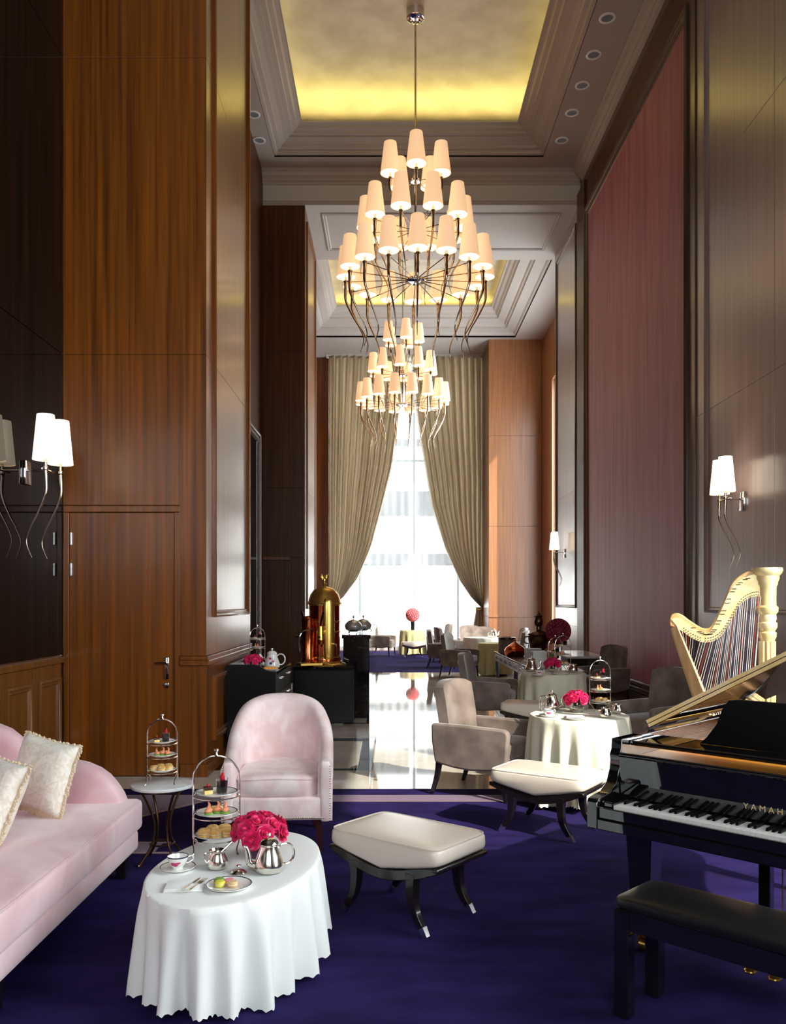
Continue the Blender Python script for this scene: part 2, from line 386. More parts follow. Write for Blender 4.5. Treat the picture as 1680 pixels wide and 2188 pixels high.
board('skirting', M['walnut'], pl, -1.975, Y1-.02, 0, XP-.04, Y1+.01, .12, .006)
d1 = struct(MB().box(-3.02,Y1+.003,.01,-2.03,Y1+.02,2.49).build('door_1', M['walnut'], smooth=False, bevel=.003), 'flush walnut door with chrome lever in the pier')
MB().box(-3.075,Y1-.012,2.495,-1.98,Y1+.02,2.555).box(-2.028,Y1-.012,0,-1.98,Y1+.02,2.494).box(-3.075,Y1-.006,0,-3.024,Y1+.02,2.494).build('door_frame', M['walnut'], d1, smooth=False, bevel=.006)
for zc in (2.245, 1.955): board('hinge', M['steel'], d1, -3.012, Y1-.016, zc-.06, -2.992, Y1+.006, zc+.06, .003)
hb = MB().rbox(-2.118,Y1-.02,.92,-2.078,Y1+.004,1.13,.006); hb.tube([(-2.098,Y1-.02,1.08),(-2.098,Y1-.06,1.08),(-2.15,Y1-.06,1.08),(-2.2,Y1-.06,1.075)],.009)
hb.build('door_handle', M['chrome'], d1)
MB().rbox(-2.125,Y1-.012,.84,-2.08,Y1+.004,.885,.004).build('lock_plate', M['chrome'], d1)

# ---- left bay, far pier, far bay
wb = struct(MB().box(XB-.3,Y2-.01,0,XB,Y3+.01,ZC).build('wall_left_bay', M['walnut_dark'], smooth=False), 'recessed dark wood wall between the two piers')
MB().rings4(12.3, 16.62, .3, 4.95, PM2, fxp(XB)).build('panel_moulding', M['frame_wood'], wb)
board('panel', M['black_mirror'], wb, XB-.01, 12.48, .48, XB+.012, 16.44, 4.77, .002)
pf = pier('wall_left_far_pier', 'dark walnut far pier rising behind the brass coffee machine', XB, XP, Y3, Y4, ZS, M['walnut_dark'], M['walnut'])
board('panel', M['walnut_dark'], pf, -2.03, Y3, .12, XP-.002, Y3+.021, 2.558, .003)
d2 = struct(MB().box(-2.575,Y3+.003,.01,-2.06,Y3+.02,2.5).build('door_2', M['walnut_dark'], smooth=False, bevel=.003), 'dark flush door in the far pier behind the bar')
MB().box(-2.588,Y3-.014,2.505,-2.035,Y3+.02,2.57).box(-2.056,Y3-.014,0,-2.035,Y3+.02,2.504).build('door_frame', M['walnut'], d2, smooth=False, bevel=.006)
struct(MB().box(XB-.3,Y4-.02,0,XB,Y5,ZS+.01).build('wall_left_far', M['walnut'], smooth=False), 'walnut side wall beside the tall window')

# ---- right wall
def boxes(name, m, parent, rects, x0, x1):          # wall with openings: list of (y0,y1,z0,z1)
    b = MB()
    for a0,a1,c0,c1 in rects: b.box(x0,a0,c0,x1,a1,c1)
    return b.build(name, m, parent, smooth=False)
wr = struct(boxes('wall_right', M['frame_wood'], None, [(Y0,.9,0,ZC),(.9,5.1,0,.7),(.9,5.1,5.2,ZC),(5.1,Y4,0,ZC)], XR+.021, XR+.3), 'lacquered side wall with the tall crimson silk panel')
for z0,z1 in ((.02,1.14),(1.14,J1),(J1,J2),(J2,9.9)):
    for a0,a1 in ((5.65,8.47),(8.47,10.62)):
        board('panel', M['wood_sheen'], wr, XR, a0+.002, z0+.002, XR+.022, a1-.002, z1-.002, .003)
    board('panel', M['wood_sheen'], wr, XR, Y3+.01, z0+.002, XR+.022, Y4, z1-.002, .003)
board('panel', M['walnut_dark'], wr, XR-.01, 10.62, 9.3, XR+.022, Y3, 9.95, .003)
MB().rings4(6.4, 10.3, 1.52, 9.55, PM, fxm(XR+.001)).build('panel_moulding', M['wood_sheen'], wr)
MB().rings4(17.45, 19.5, 1.52, 9.5, PM, fxm(XR+.001)).build('panel_moulding', M['frame_wood'], wr)
board('pilaster', M['walnut_dark'], wr, XR-.05, 16.55, 0, XR+.022, 17.19, 9.95, .01)
board('pilaster', M['frame_wood'], wr, XR-.02, 10.625, 0, XR+.022, 10.86, 9.95, .008)
board('silk_panel', M['silk'], wr, XR-.004, 11.0, .42, XR+.02, 16.42, 9.2, .002)
MB().rings4(10.86, 16.55, .26, 9.36, [(0,0),(0,.05),(.03,.07),(.05,.06),(.07,.035),(.1,.045),(.13,.03),(.15,.01),(.16,0)], fxm(XR+.001)).build('silk_frame', M['frame_wood'], wr)
bb = MB().box(XR-.03,5.6,0,XR+.022,10.6,.2).box(XR-.04,10.6,0,XR+.022,Y3,.24).box(XR-.03,Y3,0,XR+.022,Y4,.2)
struct(bb.build('baseboard_right', M['frame_wood'], smooth=False, bevel=.01), 'dark skirting along the silk panel wall')
# far bay on the right: column, return wall, hidden side window
wrf = struct(boxes('wall_right_far', M['wood_lit'], None, [(Y4,20.2,0,ZS),(20.2,24.4,0,.5),(20.2,24.4,8.1,ZS),(24.4,Y5,0,ZS)], 4.7, 5.0), 'far bay side wall with a window behind the pier')
board('panel', M['wood_sheen'], wrf, XR, Y4-.022, 0, 5.0, Y4, ZS, .003)
col = struct(MB().box(3.08,26.02,0,4.69,Y5-.02,ZS+.005).build('wall_far_column', M['wood_lit'], smooth=False), 'sunlit warm wood column beside the tall curtain')
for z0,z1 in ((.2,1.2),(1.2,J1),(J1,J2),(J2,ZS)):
    board('panel', M['wood_lit'], col, 3.06, 26.0, z0+.003, 4.69, 26.021, z1-.003, .004)
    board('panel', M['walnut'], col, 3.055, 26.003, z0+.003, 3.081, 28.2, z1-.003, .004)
board('dado_rail', M['wood_lit'], col, 3.03, 25.97, 1.17, 4.69, 26.01, 1.24, .006)
# far wall around the window
fw = MB()
for x0,x1,z0,z1 in ((-2.9,-2.3,0,ZS),(3.3,5.0,0,ZS),(-2.3,3.3,0,.1)): fw.box(x0,Y5,z0,x1,Y5+.3,z1)
wf = struct(fw.build('wall_far', M['walnut'], smooth=False), 'wood surround of the tall end window')
board('panel', M['walnut'], wf, XB+.01, Y5-.35, 0, -2.02, Y5-.3, ZS, .004)
def pane_mat():
    m = bpy.data.materials.new('window_glass'); m.use_nodes = True; nt = m.node_tree; nt.nodes.clear()
    out = nt.nodes.new('ShaderNodeOutputMaterial'); tr = nt.nodes.new('ShaderNodeBsdfTransparent'); gl = nt.nodes.new('ShaderNodeBsdfGlossy')
    gl.inputs['Roughness'].default_value = .02; tr.inputs[0].default_value = (.95,.98,.98,1); mx = nt.nodes.new('ShaderNodeMixShader'); mx.inputs[0].default_value = .06
    nt.links.new(tr.outputs[0], mx.inputs[1]); nt.links.new(gl.outputs[0], mx.inputs[2]); nt.links.new(mx.outputs[0], out.inputs[0]); return m
M['pane'] = pane_mat()
def window(name, label, plane, c, a0, a1, z0, z1, nas, nzs, fw=.07):
    """frame with mullions at nas (positions) and transoms at nzs; plane 'x' or 'y' at coordinate c"""
    P = (lambda a,z,d: (c+d, a, z)) if plane == 'x' else (lambda a,z,d: (a, c+d, z))
    root = MB()
    def bar(p0,p1,q0,q1):
        root.add([P(a,z,d) for d in (-.05,.05) for a,z in ((p0,q0),(p1,q0),(p1,q1),(p0,q1))], [(0,1,2,3),(7,6,5,4),(0,4,5,1),(1,5,6,2),(2,6,7,3),(3,7,4,0)])
    bar(a0,a0+fw,z0,z1); bar(a1-fw,a1,z0,z1); bar(a0+fw,a1-fw,z0,z0+fw); bar(a0+fw,a1-fw,z1-fw,z1)
    for a in nas: bar(a-fw*.6,a+fw*.6,z0+fw,z1-fw)
    ed = [a0+fw]+[q for a in nas for q in (a-fw*.6,a+fw*.6)]+[a1-fw]
    for i in range(0,len(ed),2):
        for z in nzs: bar(ed[i],ed[i+1],z-fw*.5,z+fw*.5)
    o = struct(root.build(name, M['window_frame'], smooth=False), label)
    zz = [z0+fw]+[q for z in nzs for q in (z-fw*.5,z+fw*.5)]+[z1-fw]
    for i in range(0,len(ed),2):
        for j in range(0,len(zz),2):
            p0,p1,q0,q1 = ed[i],ed[i+1],zz[j],zz[j+1]
            MB().add([P(a,z,0) for a,z in ((p0,q0),(p1,q0),(p1,q1),(p0,q1))],[(0,1,2,3)]).build('pane', M['pane'], o, smooth=False)
    return o
window('window_1', 'tall end window behind sheer and gathered drapes', 'y', Y5+.1, -2.3, 3.3, .1, ZS, [-1.0,.82,2.3], [2.9,6.4])
window('window_2', 'large side window beside the piano', 'x', XR+.15, .9, 5.1, .7, 5.2, [1.5], [])
window('window_3', 'side window of the far bay behind the pier', 'x', 4.85, 20.2, 24.4, .5, 8.1, [], [])
window('window_4', 'window in the wall opposite the far window', 'y', Y0-.1, -1.8, 2.2, 2.4, 5.6, [.2], [4.0])
bw = MB()
for x0,x1,z0,z1 in ((-3.4,-1.8,0,ZC),(2.2,4.17,0,ZC),(-1.8,2.2,0,2.4),(-1.8,2.2,5.6,ZC)): bw.box(x0,Y0-.3,z0,x1,Y0,z1)
struct(bw.build('wall_back', M['walnut'], smooth=False), 'wood wall facing the far window')

# ---- ceilings
TX0,TX1,TY0,TY1 = -2.27,3.03,10.1,16.6
cl = MB()
for x0,x1,a0,a1 in ((-3.5,TX0,Y0-.3,Y3),(TX1,4.2,Y0-.3,Y3),(TX0,TX1,Y0-.3,TY0),(TX0,TX1,TY1,Y3)): cl.box(x0,a0,ZC,x1,a1,ZC+.2)
ceil = struct(cl.build('ceiling', M['paint'], smooth=False), 'warm grey plaster ceiling with a stepped gilded tray')
TRAY = [(0,0),(.0,.025),(.05,.035),(.07,.07),(.07,.09),(.14,.105),(.16,.14),(.24,.18),(.32,.2),(.32,.225),(.4,.24),(.42,.27),(.49,.29),(.52,.325),(.58,.34),(.6,.34),(.6,.37),(.0,.37),(-.55,.37),(-.55,.95)]
MB().rings4(TX0,TX1,TY0,TY1,TRAY,fzu(ZC)).build('tray_moulding', M['paint'], ceil, smooth=False)
board('gilded_panel', M['leaf'], ceil, TX0-.55, TY0-.55, ZC+.86, TX1+.55, TY1+.55, ZC+.94, 0)
def strip(x, y, lx, ly, z, e, tilt):
    o = lamp('cove_light', 'AREA', (x,y,z), tilt, e, (1.0,.82,.27), shape='RECTANGLE', size=lx, size_y=ly); return o
cx, cy = (TX0+TX1)/2, (TY0+TY1)/2
strip(cx, TY1-.02, TX1-TX0-.4, .08, ZC+.43, 21, (R(-125),0,0)); strip(cx, TY0+.25, TX1-TX0-.6, .08, ZC+.44, 10, (R(115),0,0))
strip(TX0+.22, cy, .08, TY1-TY0-.6, ZC+.44, 5, (0,R(-120),0)); strip(TX1-.22, cy, .08, TY1-TY0-.6, ZC+.44, 5, (0,R(120),0))
# cornice round the near hall
cb = MB(); pr = [(0,ZC),(-.2,ZC),(-.2,ZC-.04),(-.16,ZC-.06),(-.14,ZC-.12),(-.08,ZC-.16),(-.08,ZC-.2),(-.04,ZC-.22),(-.03,ZC-.26),(0,ZC-.27)]
cb.prism(pr, XL, XR, lambda a,b,d: (d, Y3+.01+a, b))
cb.prism([(0,ZS+.08),(-.03,ZS+.08),(-.045,ZS+.05),(-.03,ZS+.02),(0,ZS+.02)], XL, XR, lambda a,b,d: (d, Y3+.01+a, b))
struct(cb.build('trim_1', M['paint'], smooth=False), 'stepped cornice above the soffit between the piers')
cb = MB().prism(pr, 5.0, Y3-.2, lambda a,b,d: (XR+.02+a, d, b))
struct(cb.build('trim_2', M['paint'], smooth=False), 'stepped cornice along the top of the silk panel wall')
struct(MB().box(-3.5,Y3,ZS,4.2,Y4,ZC+.2).build('ceiling_soffit', M['paint_light'], smooth=False), 'flat soffit band between the two ceiling trays')
so = bpy.data.objects['ceiling_soffit']
MB().rings4(-1.43,3.58,17.55,19.4,[(0,0),(0,.02),(.03,.03),(.05,.02),(.08,.025),(.1,0)],fzm(ZS)).build('soffit_moulding', M['paint_light'], so, smooth=False)
UX0,UX1,UY0,UY1 = -2.42,3.85,19.95,25.8
cl = MB()
for x0,x1,a0,a1 in ((-2.9,UX0,Y4,Y5+.3),(UX1,5.0,Y4,Y5+.3),(UX0,UX1,Y4,UY0),(UX0,UX1,UY1,Y5+.3)): cl.box(x0,a0,ZS,x1,a1,ZS+.2)
ceil2 = struct(cl.build('ceiling_far', M['paint_light'], smooth=False), 'pale ceiling with wide stepped tray in the far bay')
TRAY2 = [(0,0),(0,.05),(.05,.07),(.08,.12),(.12,.13),(.32,.17),(.32,.22),(.37,.24),(.4,.3),(.46,.31),(.62,.36),(.62,.42),(.67,.45),(.7,.52),(.76,.56),(.8,.62),(.84,.64),(.84,.7),(.4,.7),(0,.7),(0,1.05)]
MB().rings4(UX0,UX1,UY0,UY1,TRAY2,fzu(ZS)).build('tray_moulding', M['paint_light'], ceil2, smooth=False)
board('gilded_panel', M['leaf'], ceil2, UX0, UY0, ZS+.98, UX1, UY1, ZS+1.05, 0)
cx, cy = (UX0+UX1)/2, (UY0+UY1)/2
strip(cx, UY1-.4, UX1-UX0-1.6, .1, ZS+.75, 16, (R(180),0,0)); strip(UX0+.4, cy, .1, 4.4, ZS+.75, 14, (R(180),0,0)); strip(UX1-.4, cy, .1, 4.4, ZS+.75, 10, (R(180),0,0))
# recessed downlights
dl = None
for i, (x, y) in enumerate([(3.27,12.65),(3.27,13.5),(3.27,14.3),(3.27,15.1),(3.27,16.0),(-2.45,15.15),(-2.48,16.0)]):
    if dl is None:
        dl = thing('ceiling_downlight', '', 'downlight', (x,y,ZC), 0, 'ceiling downlights')
        MB().lathe([(.085,0),(.125,0),(.125,-.012),(.115,-.018),(.09,-.016),(.085,0)],28).build('trim_ring', M['porcelain'], dl)
        MB().lathe([(0,-.004),(.086,-.004),(.086,-.001),(0,-.001)],24).build('lens', M['window_frame'], dl)
        o = dl
    else: o = dup(dl, (x,y,ZC), 0, '')
    o['label'] = ('round recessed downlight with white ring in the ceiling above the silk panel' if x > 0 else 'round recessed downlight with white ring in the ceiling beside the walnut pier')
    o['group'] = 'downlights above the silk panel' if x > 0 else 'downlights beside the pier'

# ---- outside: street and the facade across it
struct(MB().box(-60,28.7,-.9,60,46,-.5).build('ground_street', M['concrete'], smooth=False), 'pale street beyond the window')
fac = thing('building', 'pale building facade with dark window bands seen through the sheer curtain', 'building', (0,45,-.5))
board('wall', M['concrete'], fac, -30, .3, 0, 30, 4, 32, 0)
for z0, z1 in ((4.2,4.75),(6.75,8.1),(10.5,10.9),(13.5,15),(17.5,19)):
    for kx in range(-8, 9):
        board('window', M['facade_glass'], fac, kx*2.5-1.05, .2, z0, kx*2.5+1.05, .32, z1, 0)
# ================================================================ LAMPS
def horn_pts(L, inward, flick):
    """S-shaped horn hanging from z=0; local +x points to the lamp's outside"""
    return sm([(0,0,0),(.005,0,-.12*L),(0,0,-.26*L),(-.35*inward,0,-.46*L),(-.8*inward,0,-.66*L),(-inward,0,-.82*L),(-inward+flick,0,-L)], 6)
def horn_mesh(L, inward, flick, r0=.022):
    p = horn_pts(L, inward, flick); n = len(p)
    b = MB().tube(p, [r0*(1-.86*(i/(n-1))**.8) for i in range(n)], 10)
    b.lathe([(r0*.8,.0),(r0*.9,.005),(r0*1.2,.01),(r0*1.2,.03),(r0*.7,.035),(r0*.7,.09),(r0*.45,.095),(r0*.45,.13)],12)
    return b.mesh('horn_arm', M['nickel'])
def shade_meshes(h, rb, rt, m):
    s = MB().lathe([(rb-.003,0),(rb,0),(rt,h),(rt-.004,h),(rb-.006,.002)],28).mesh('lamp_shade', m)
    d = MB().lathe([(0,.004),(rb-.008,.004),(rb-.008,.008),(0,.008)],24).mesh('diffuser', M['diffuser'])
    return s, d
def obj(name, me, parent, loc=(0,0,0), rz=0):
    o = bpy.data.objects.new(name, me); C.objects.link(o); o.parent = parent; o.location = loc; o.rotation_euler = (0,0,rz); return o
S_BIG, D_BIG = shade_meshes(.48, .155, .098, M['shade'])
S_SML, D_SML = shade_meshes(.375, .105, .07, M['shade_hot'])
H_BOT, H_MID, H_TOP = horn_mesh(1.1,.28,.05,.031), horn_mesh(.95,.25,.04,.029), horn_mesh(.6,.15,.03,.026)
def chandelier(loc, ztop, rz, label):
    t = thing('chandelier', label, 'chandelier', loc, rz, 'tiered horn chandeliers')
    k_ = loc[1]/13.34 if loc[1] < 15 else 1.0; t.scale = (k_,k_,k_); ztop = loc[2]+(ztop-loc[2])/k_
    x, y, zb = loc
    tiers = [(16, 1.10, 0.0, H_BOT, -PI/2), (10, .78, .78, H_MID, -PI/2+PI/10), (5, .42, 1.58, H_TOP, -PI/2)]
    stem = MB().tube([(0,0,-.1),(0,0,ztop-zb)], .016, 10); stem.lathe([(.02,1.5),(.035,1.52),(.035,1.6),(.02,1.62)],14).lathe([(.02,.7),(.04,.72),(.04,.85),(.02,.87)],14)
    stem.build('stem', M['nickel'], t)
    cn = MB().lathe([(.0,-.13),(.13,-.13),(.14,-.125),(.14,0),(0,0)],30)
    for k in range(4): cn.lathe([(.0,-.145),(.01,-.145),(.01,-.128)],8,(.085*math.cos(k*PI/2+.6),.085*math.sin(k*PI/2+.6),0))
    c = cn.build('ceiling_canopy', M['chrome'], t); c.location = (0,0,ztop-zb)
    for n, rr, dz, hm, a0 in tiers:
        hr = .17 if n == 16 else .11 if n == 10 else .08
        MB().lathe([(0,-.075),(hr*.9,-.075),(hr,-.065),(hr,-.04),(hr*.8,-.03),(.03,-.02),(.03,.03),(0,.03)],28,(0,0,dz)).build('hub', M['chrome'], t)
        sp = None
        for k in range(n):
            a = a0+2*PI*k/n
            if sp is None:
                sp = MB().tube([(hr*.6,0,-.045),(rr*.6,0,-.06),(rr-.01,0,-.075)], .008, 6).mesh('spoke', M['nickel'])
            s_ = obj('spoke', sp, t, (0,0,dz), a)
            h_ = obj('horn_arm', hm, t, (rr*math.cos(a), rr*math.sin(a), dz-.09), a)
            sh = obj('lamp_shade', S_BIG, t, (rr*math.cos(a), rr*math.sin(a), dz), a)
            obj('diffuser', D_BIG, sh)
    return t
chandelier((.419,13.72,1.65+5.14*1.0285), ZC+.86, 0, 'tiered chandelier hanging from the gilded tray above the marble hall')
chandelier((.34,22.05,6.86), ZS+.98, R(11.25), 'tiered chandelier hanging in the far bay before the tall drapes')
H_SC = horn_mesh(.72,.16,.045,.018)
def sconce(loc, rz, label, n=2, spread=.12, out=.22):
    """plate on a wall; local +x points out of the wall"""
    t = thing('wall_sconce', label, 'wall lamp', loc, rz, 'horn wall sconces')
    MB().rbox(-.001,-.06,-.1,.028,.06,.1,.004).build('wall_plate', M['chrome'], t)
    MB().tube([(.02,0,.02),(out-.03,0,.02)],.009,8).tube([(out-.03,-spread,.02),(out-.03,spread,.02)],.009,8).build('bracket', M['chrome'], t)
    for k in range(n):
        yy = -spread+2*spread*k/(n-1) if n > 1 else 0
        xx = out + (.0 if k % 2 == 0 else .03)
        obj('horn_arm', H_SC, t, (xx,yy,.0), 0)
        s_ = obj('lamp_shade', S_SML, t, (xx,yy,.09)); obj('diffuser', D_SML, s_)
    return t
sconce((XL,7.12,2.74), 0, 'chrome horn wall sconce on the black mirror wall')
sconce((XR,9.2,2.75), PI, 'chrome horn wall sconce on the lacquered wall above the harp')
sconce((XR,18.6,2.72), PI, 'chrome horn wall sconce on the far pier past the silk panel')

# ================================================================ DRAPES
def px2(x, y, Y): return (x-HX)/F*Y, CAMH+(HY-y)/F*Y
YC = 27.75
def drape(name, label, outer_x, edge, tie, flip):
    """outer_x: pixel of the straight side; edge: [(px,py)] of the gathered side from the top to the tie"""
    ys = [e[1] for e in edge]; xs = [e[0] for e in edge]
    nv, nu = 44, 260; rings = []
    for i in range(nv+1):
        py = lerp(ys[0], ys[-1], i/nv); ex = interp(ys, xs, py)
        ring = []
        for j in range(nu+1):
            u = j/nu
            g = sst((py-1000)/300)
            # cloth lines sweep down to the tie: the straight side moves in a little near the tie
            x0 = lerp(outer_x, outer_x + (tie-outer_x)*.25, g*0.6)
            xx = lerp(x0, ex, u**(1-.25*g))
            X, Z = px2(xx, py, YC)
            amp = .15*(1-.45*g)
            Yd = YC + amp*math.sin(u*2*PI*11 + .6*math.sin(u*7)) + .035*math.sin(u*2*PI*23+1) - .12*g*math.sin(u*PI)
            ring.append((X, Yd, Z))
        rings.append(ring)
    t = thing(name, label, 'curtain', (0,0,0), 0, 'gathered drapes of the tall window')
    MB().loft(rings, False).build('gathered_panel', M['drape'], t, ang=180)
    # tail below the tie
    X, Z = px2(tie, ys[-1], YC); w = .24; rr = []
    for i in range(13):
        z = lerp(Z+.04, .02, i/12); ww = lerp(.12, w, sst(i/8)); rr.append([(X+ww*math.cos(2*PI*j/40)*(1+.14*math.sin(j*2*PI/40*9)), YC+ww*.5*math.sin(2*PI*j/40)*(1+.2*math.sin(j*2*PI/40*9)), z) for j in range(40)])
    MB().loft(rr).build('hanging_tail', M['drape'], t, ang=180)
    MB().tube([(X+.15*math.cos(a*PI/8), YC+.1*math.sin(a*PI/8), Z-.03+.02*math.sin(a)) for a in range(17)], .022, 8).build('tieback', M['brass'], t)
    return t
drape('drape', 'champagne drape gathered towards the far walnut wall', 703, [(872,762),(852,900),(838,1000),(818,1080),(793,1170),(765,1235),(735,1275),(705,1300)], 702, 1)
drape('drape', 'champagne drape gathered towards the sunlit wood column', 1034, [(878,762),(892,900),(905,980),(922,1080),(950,1170),(982,1240),(1008,1278),(1030,1300)], 1026, -1)
rings = []
for i in range(9):
    z = lerp(.03, ZS-.05, i/8); rings.append([(lerp(-2.28,3.28,j/260), 28.05+.03*math.sin(j*.5)+.02*math.sin(j*.23), z) for j in range(261)])
tag(MB().loft(rings, False).build('sheer_curtain', M['sheer'], ang=180), 'white translucent sheer curtain across the tall end window', 'curtain')
rail = MB().box(-2.1,27.6,ZS-.03,3.05,28.1,ZS)
struct(rail.build('trim_3', M['paint_light'], smooth=False), 'curtain pelmet recess at the ceiling of the tall window')
# ================================================================ SOFA
def sofa():
    t = thing('sofa', 'blush pink velvet sofa with a long bench seat and low curved arm', 'sofa', (0,0,0))
    xf, xb, y0, y1 = -1.505, -2.55, 1.6, 5.15
    MB().rbox(xb-.2, y0, .145, xf-.02, y1-.02, .275, .03, 3).build('base', M['pink'], t)
    def sag(x,y,z):
        return (x,y,z)
    cu = MB().rbox(xb, y0+.02, .268, xf, y1, .452, .035, 4).build('seat_cushion', M['pink'], t)
    MB().tube([(xf-.008,y0+.05,.443),(xf-.008,y1-.045,.443),(xf-.04,y1-.01,.443),(xb,y1-.01,.443)],.006,6).build('piping', M['pink'], cu)
    # back with a swooping end: outline in the y-z plane extruded in x, rounded
    bk = MB()
    n = 40; rings = []
    for i in range(n+1):
        y = lerp(y0, y1-.06, i/n)
        top = .93 - .02*sst((y-4.2)/1.0)
        rr = []
        for k in range(20):
            a = 2*PI*k/20
            cxx, hw = -2.57, .14
            zc, hh = (top+.2)/2, (top-.2)/2
            def p(c,e): return math.copysign(abs(c)**e, c)
            rr.append((cxx+hw*p(math.cos(a),.6), y, zc+hh*p(math.sin(a),.28)))
        rings.append(rr)
    bk.loft(rings); bk.build('back', M['pink'], t, bevel=.0)
    # arm: profile height along x swept
    ax = [-2.62,-2.5,-2.38,-2.28,-2.2,-2.1,-2.0,-1.9,-1.82,-1.75,-1.69,-1.645,-1.61,-1.595]
    az = [.93,.94,.925,.885,.82,.75,.715,.70,.685,.655,.61,.555,.50,.452]
    rings = []
    for i in range(53):
        x = lerp(ax[0], ax[-1], i/52); h = interp(ax, az, x)
        h = max(h, .40); rr = []
        for k in range(18):
            a = 2*PI*k/18
            hw = .075
            def p(c,e): return math.copysign(abs(c)**e, c)
            zc, hh = (h+.22)/2, (h-.22)/2
            rr.append((x, 5.075+hw*p(math.cos(a),.7), zc+hh*p(math.sin(a),.3)))
        rings.append(rr)
    MB().loft(rings).build('arm', M['pink'], t)
    for (x,y) in ((-1.6,5.03),(-2.6,5.03),(-1.6,3.4),(-2.6,3.4),(-1.6,1.75),(-2.6,1.75)):
        MB().tube([(x,y,.16),(x,y,.0)],[.05,.035],4).build('leg', M['ebony'], t, bevel=.003)
    return t
sofa()
def throw_pillow(loc, rot, w, label):
    t = thing('throw_pillow', label, 'pillow', loc, 0, 'fringed cream pillows on the sofa'); t.rotation_euler = rot
    n = 22; h = w/2
    def pt(u,v,s):
        pin = 1-.10*(1-abs(u)**2)*abs(v)**3 - 0
        x = h*u*(1-.07*(1-v*v)); y = h*v*(1-.07*(1-u*u))
        th = .085*max(0,(1-u**4))**.55*max(0,(1-v**4))**.55
        return (x, s*th, y)
    b = MB()
    for s in (-1,1):
        b.add([pt(-1+2*i/n,-1+2*j/n,s) for i in range(n+1) for j in range(n+1)], [(i*(n+1)+j,(i+1)*(n+1)+j,(i+1)*(n+1)+j+1,i*(n+1)+j+1) for i in range(n) for j in range(n)])
    b.build('cover', M['damask'], t, ang=60)
    fr = MB(); rnd = random.Random(3)
    per = []
    m = 46
    for k in range(m): per.append((-1+2*k/m,-1))
    for k in range(m): per.append((1,-1+2*k/m))
    for k in range(m): per.append((1-2*k/m,1))
    for k in range(m): per.append((-1,1-2*k/m))
    for u,v in per:
        q = Vector(pt(u,v,1)); d = Vector((u if abs(u)==1 else 0,0,v if abs(v)==1 else 0))
        if d.length == 0: d = Vector((u,0,v))
        d.normalize(); e = q+d*.018+Vector((rnd.uniform(-.006,.006),rnd.uniform(-.008,.008),rnd.uniform(-.006,.006)-.012))
        fr.tube([q-d*.006,(q+e)/2+Vector((0,.004,.0)),e],[.006,.0075,.003],5)
    f = fr.build('fringe', M['fringe'], t); f['kind'] = 'stuff'
    return t
M['damask'] = mat('cream_damask', S(236,226,206), .6, col2=S(248,242,230), scale=(16,16,16), detail=6, lo=.44, hi=.56, dist=2.5, Sheen_Weight=.3, bump=(26,.25,.02))
M['fringe'] = mat('cream_fringe', S(226,206,176), .8)
throw_pillow((-1.96,4.76,.675), (R(-14),R(8),R(-24)), .41, 'fringed cream damask pillow leaning in the corner of the sofa arm')
throw_pillow((-2.0,4.22,.665), (R(-22),R(5),R(-36)), .42, 'fringed cream damask pillow leaning against the sofa back')

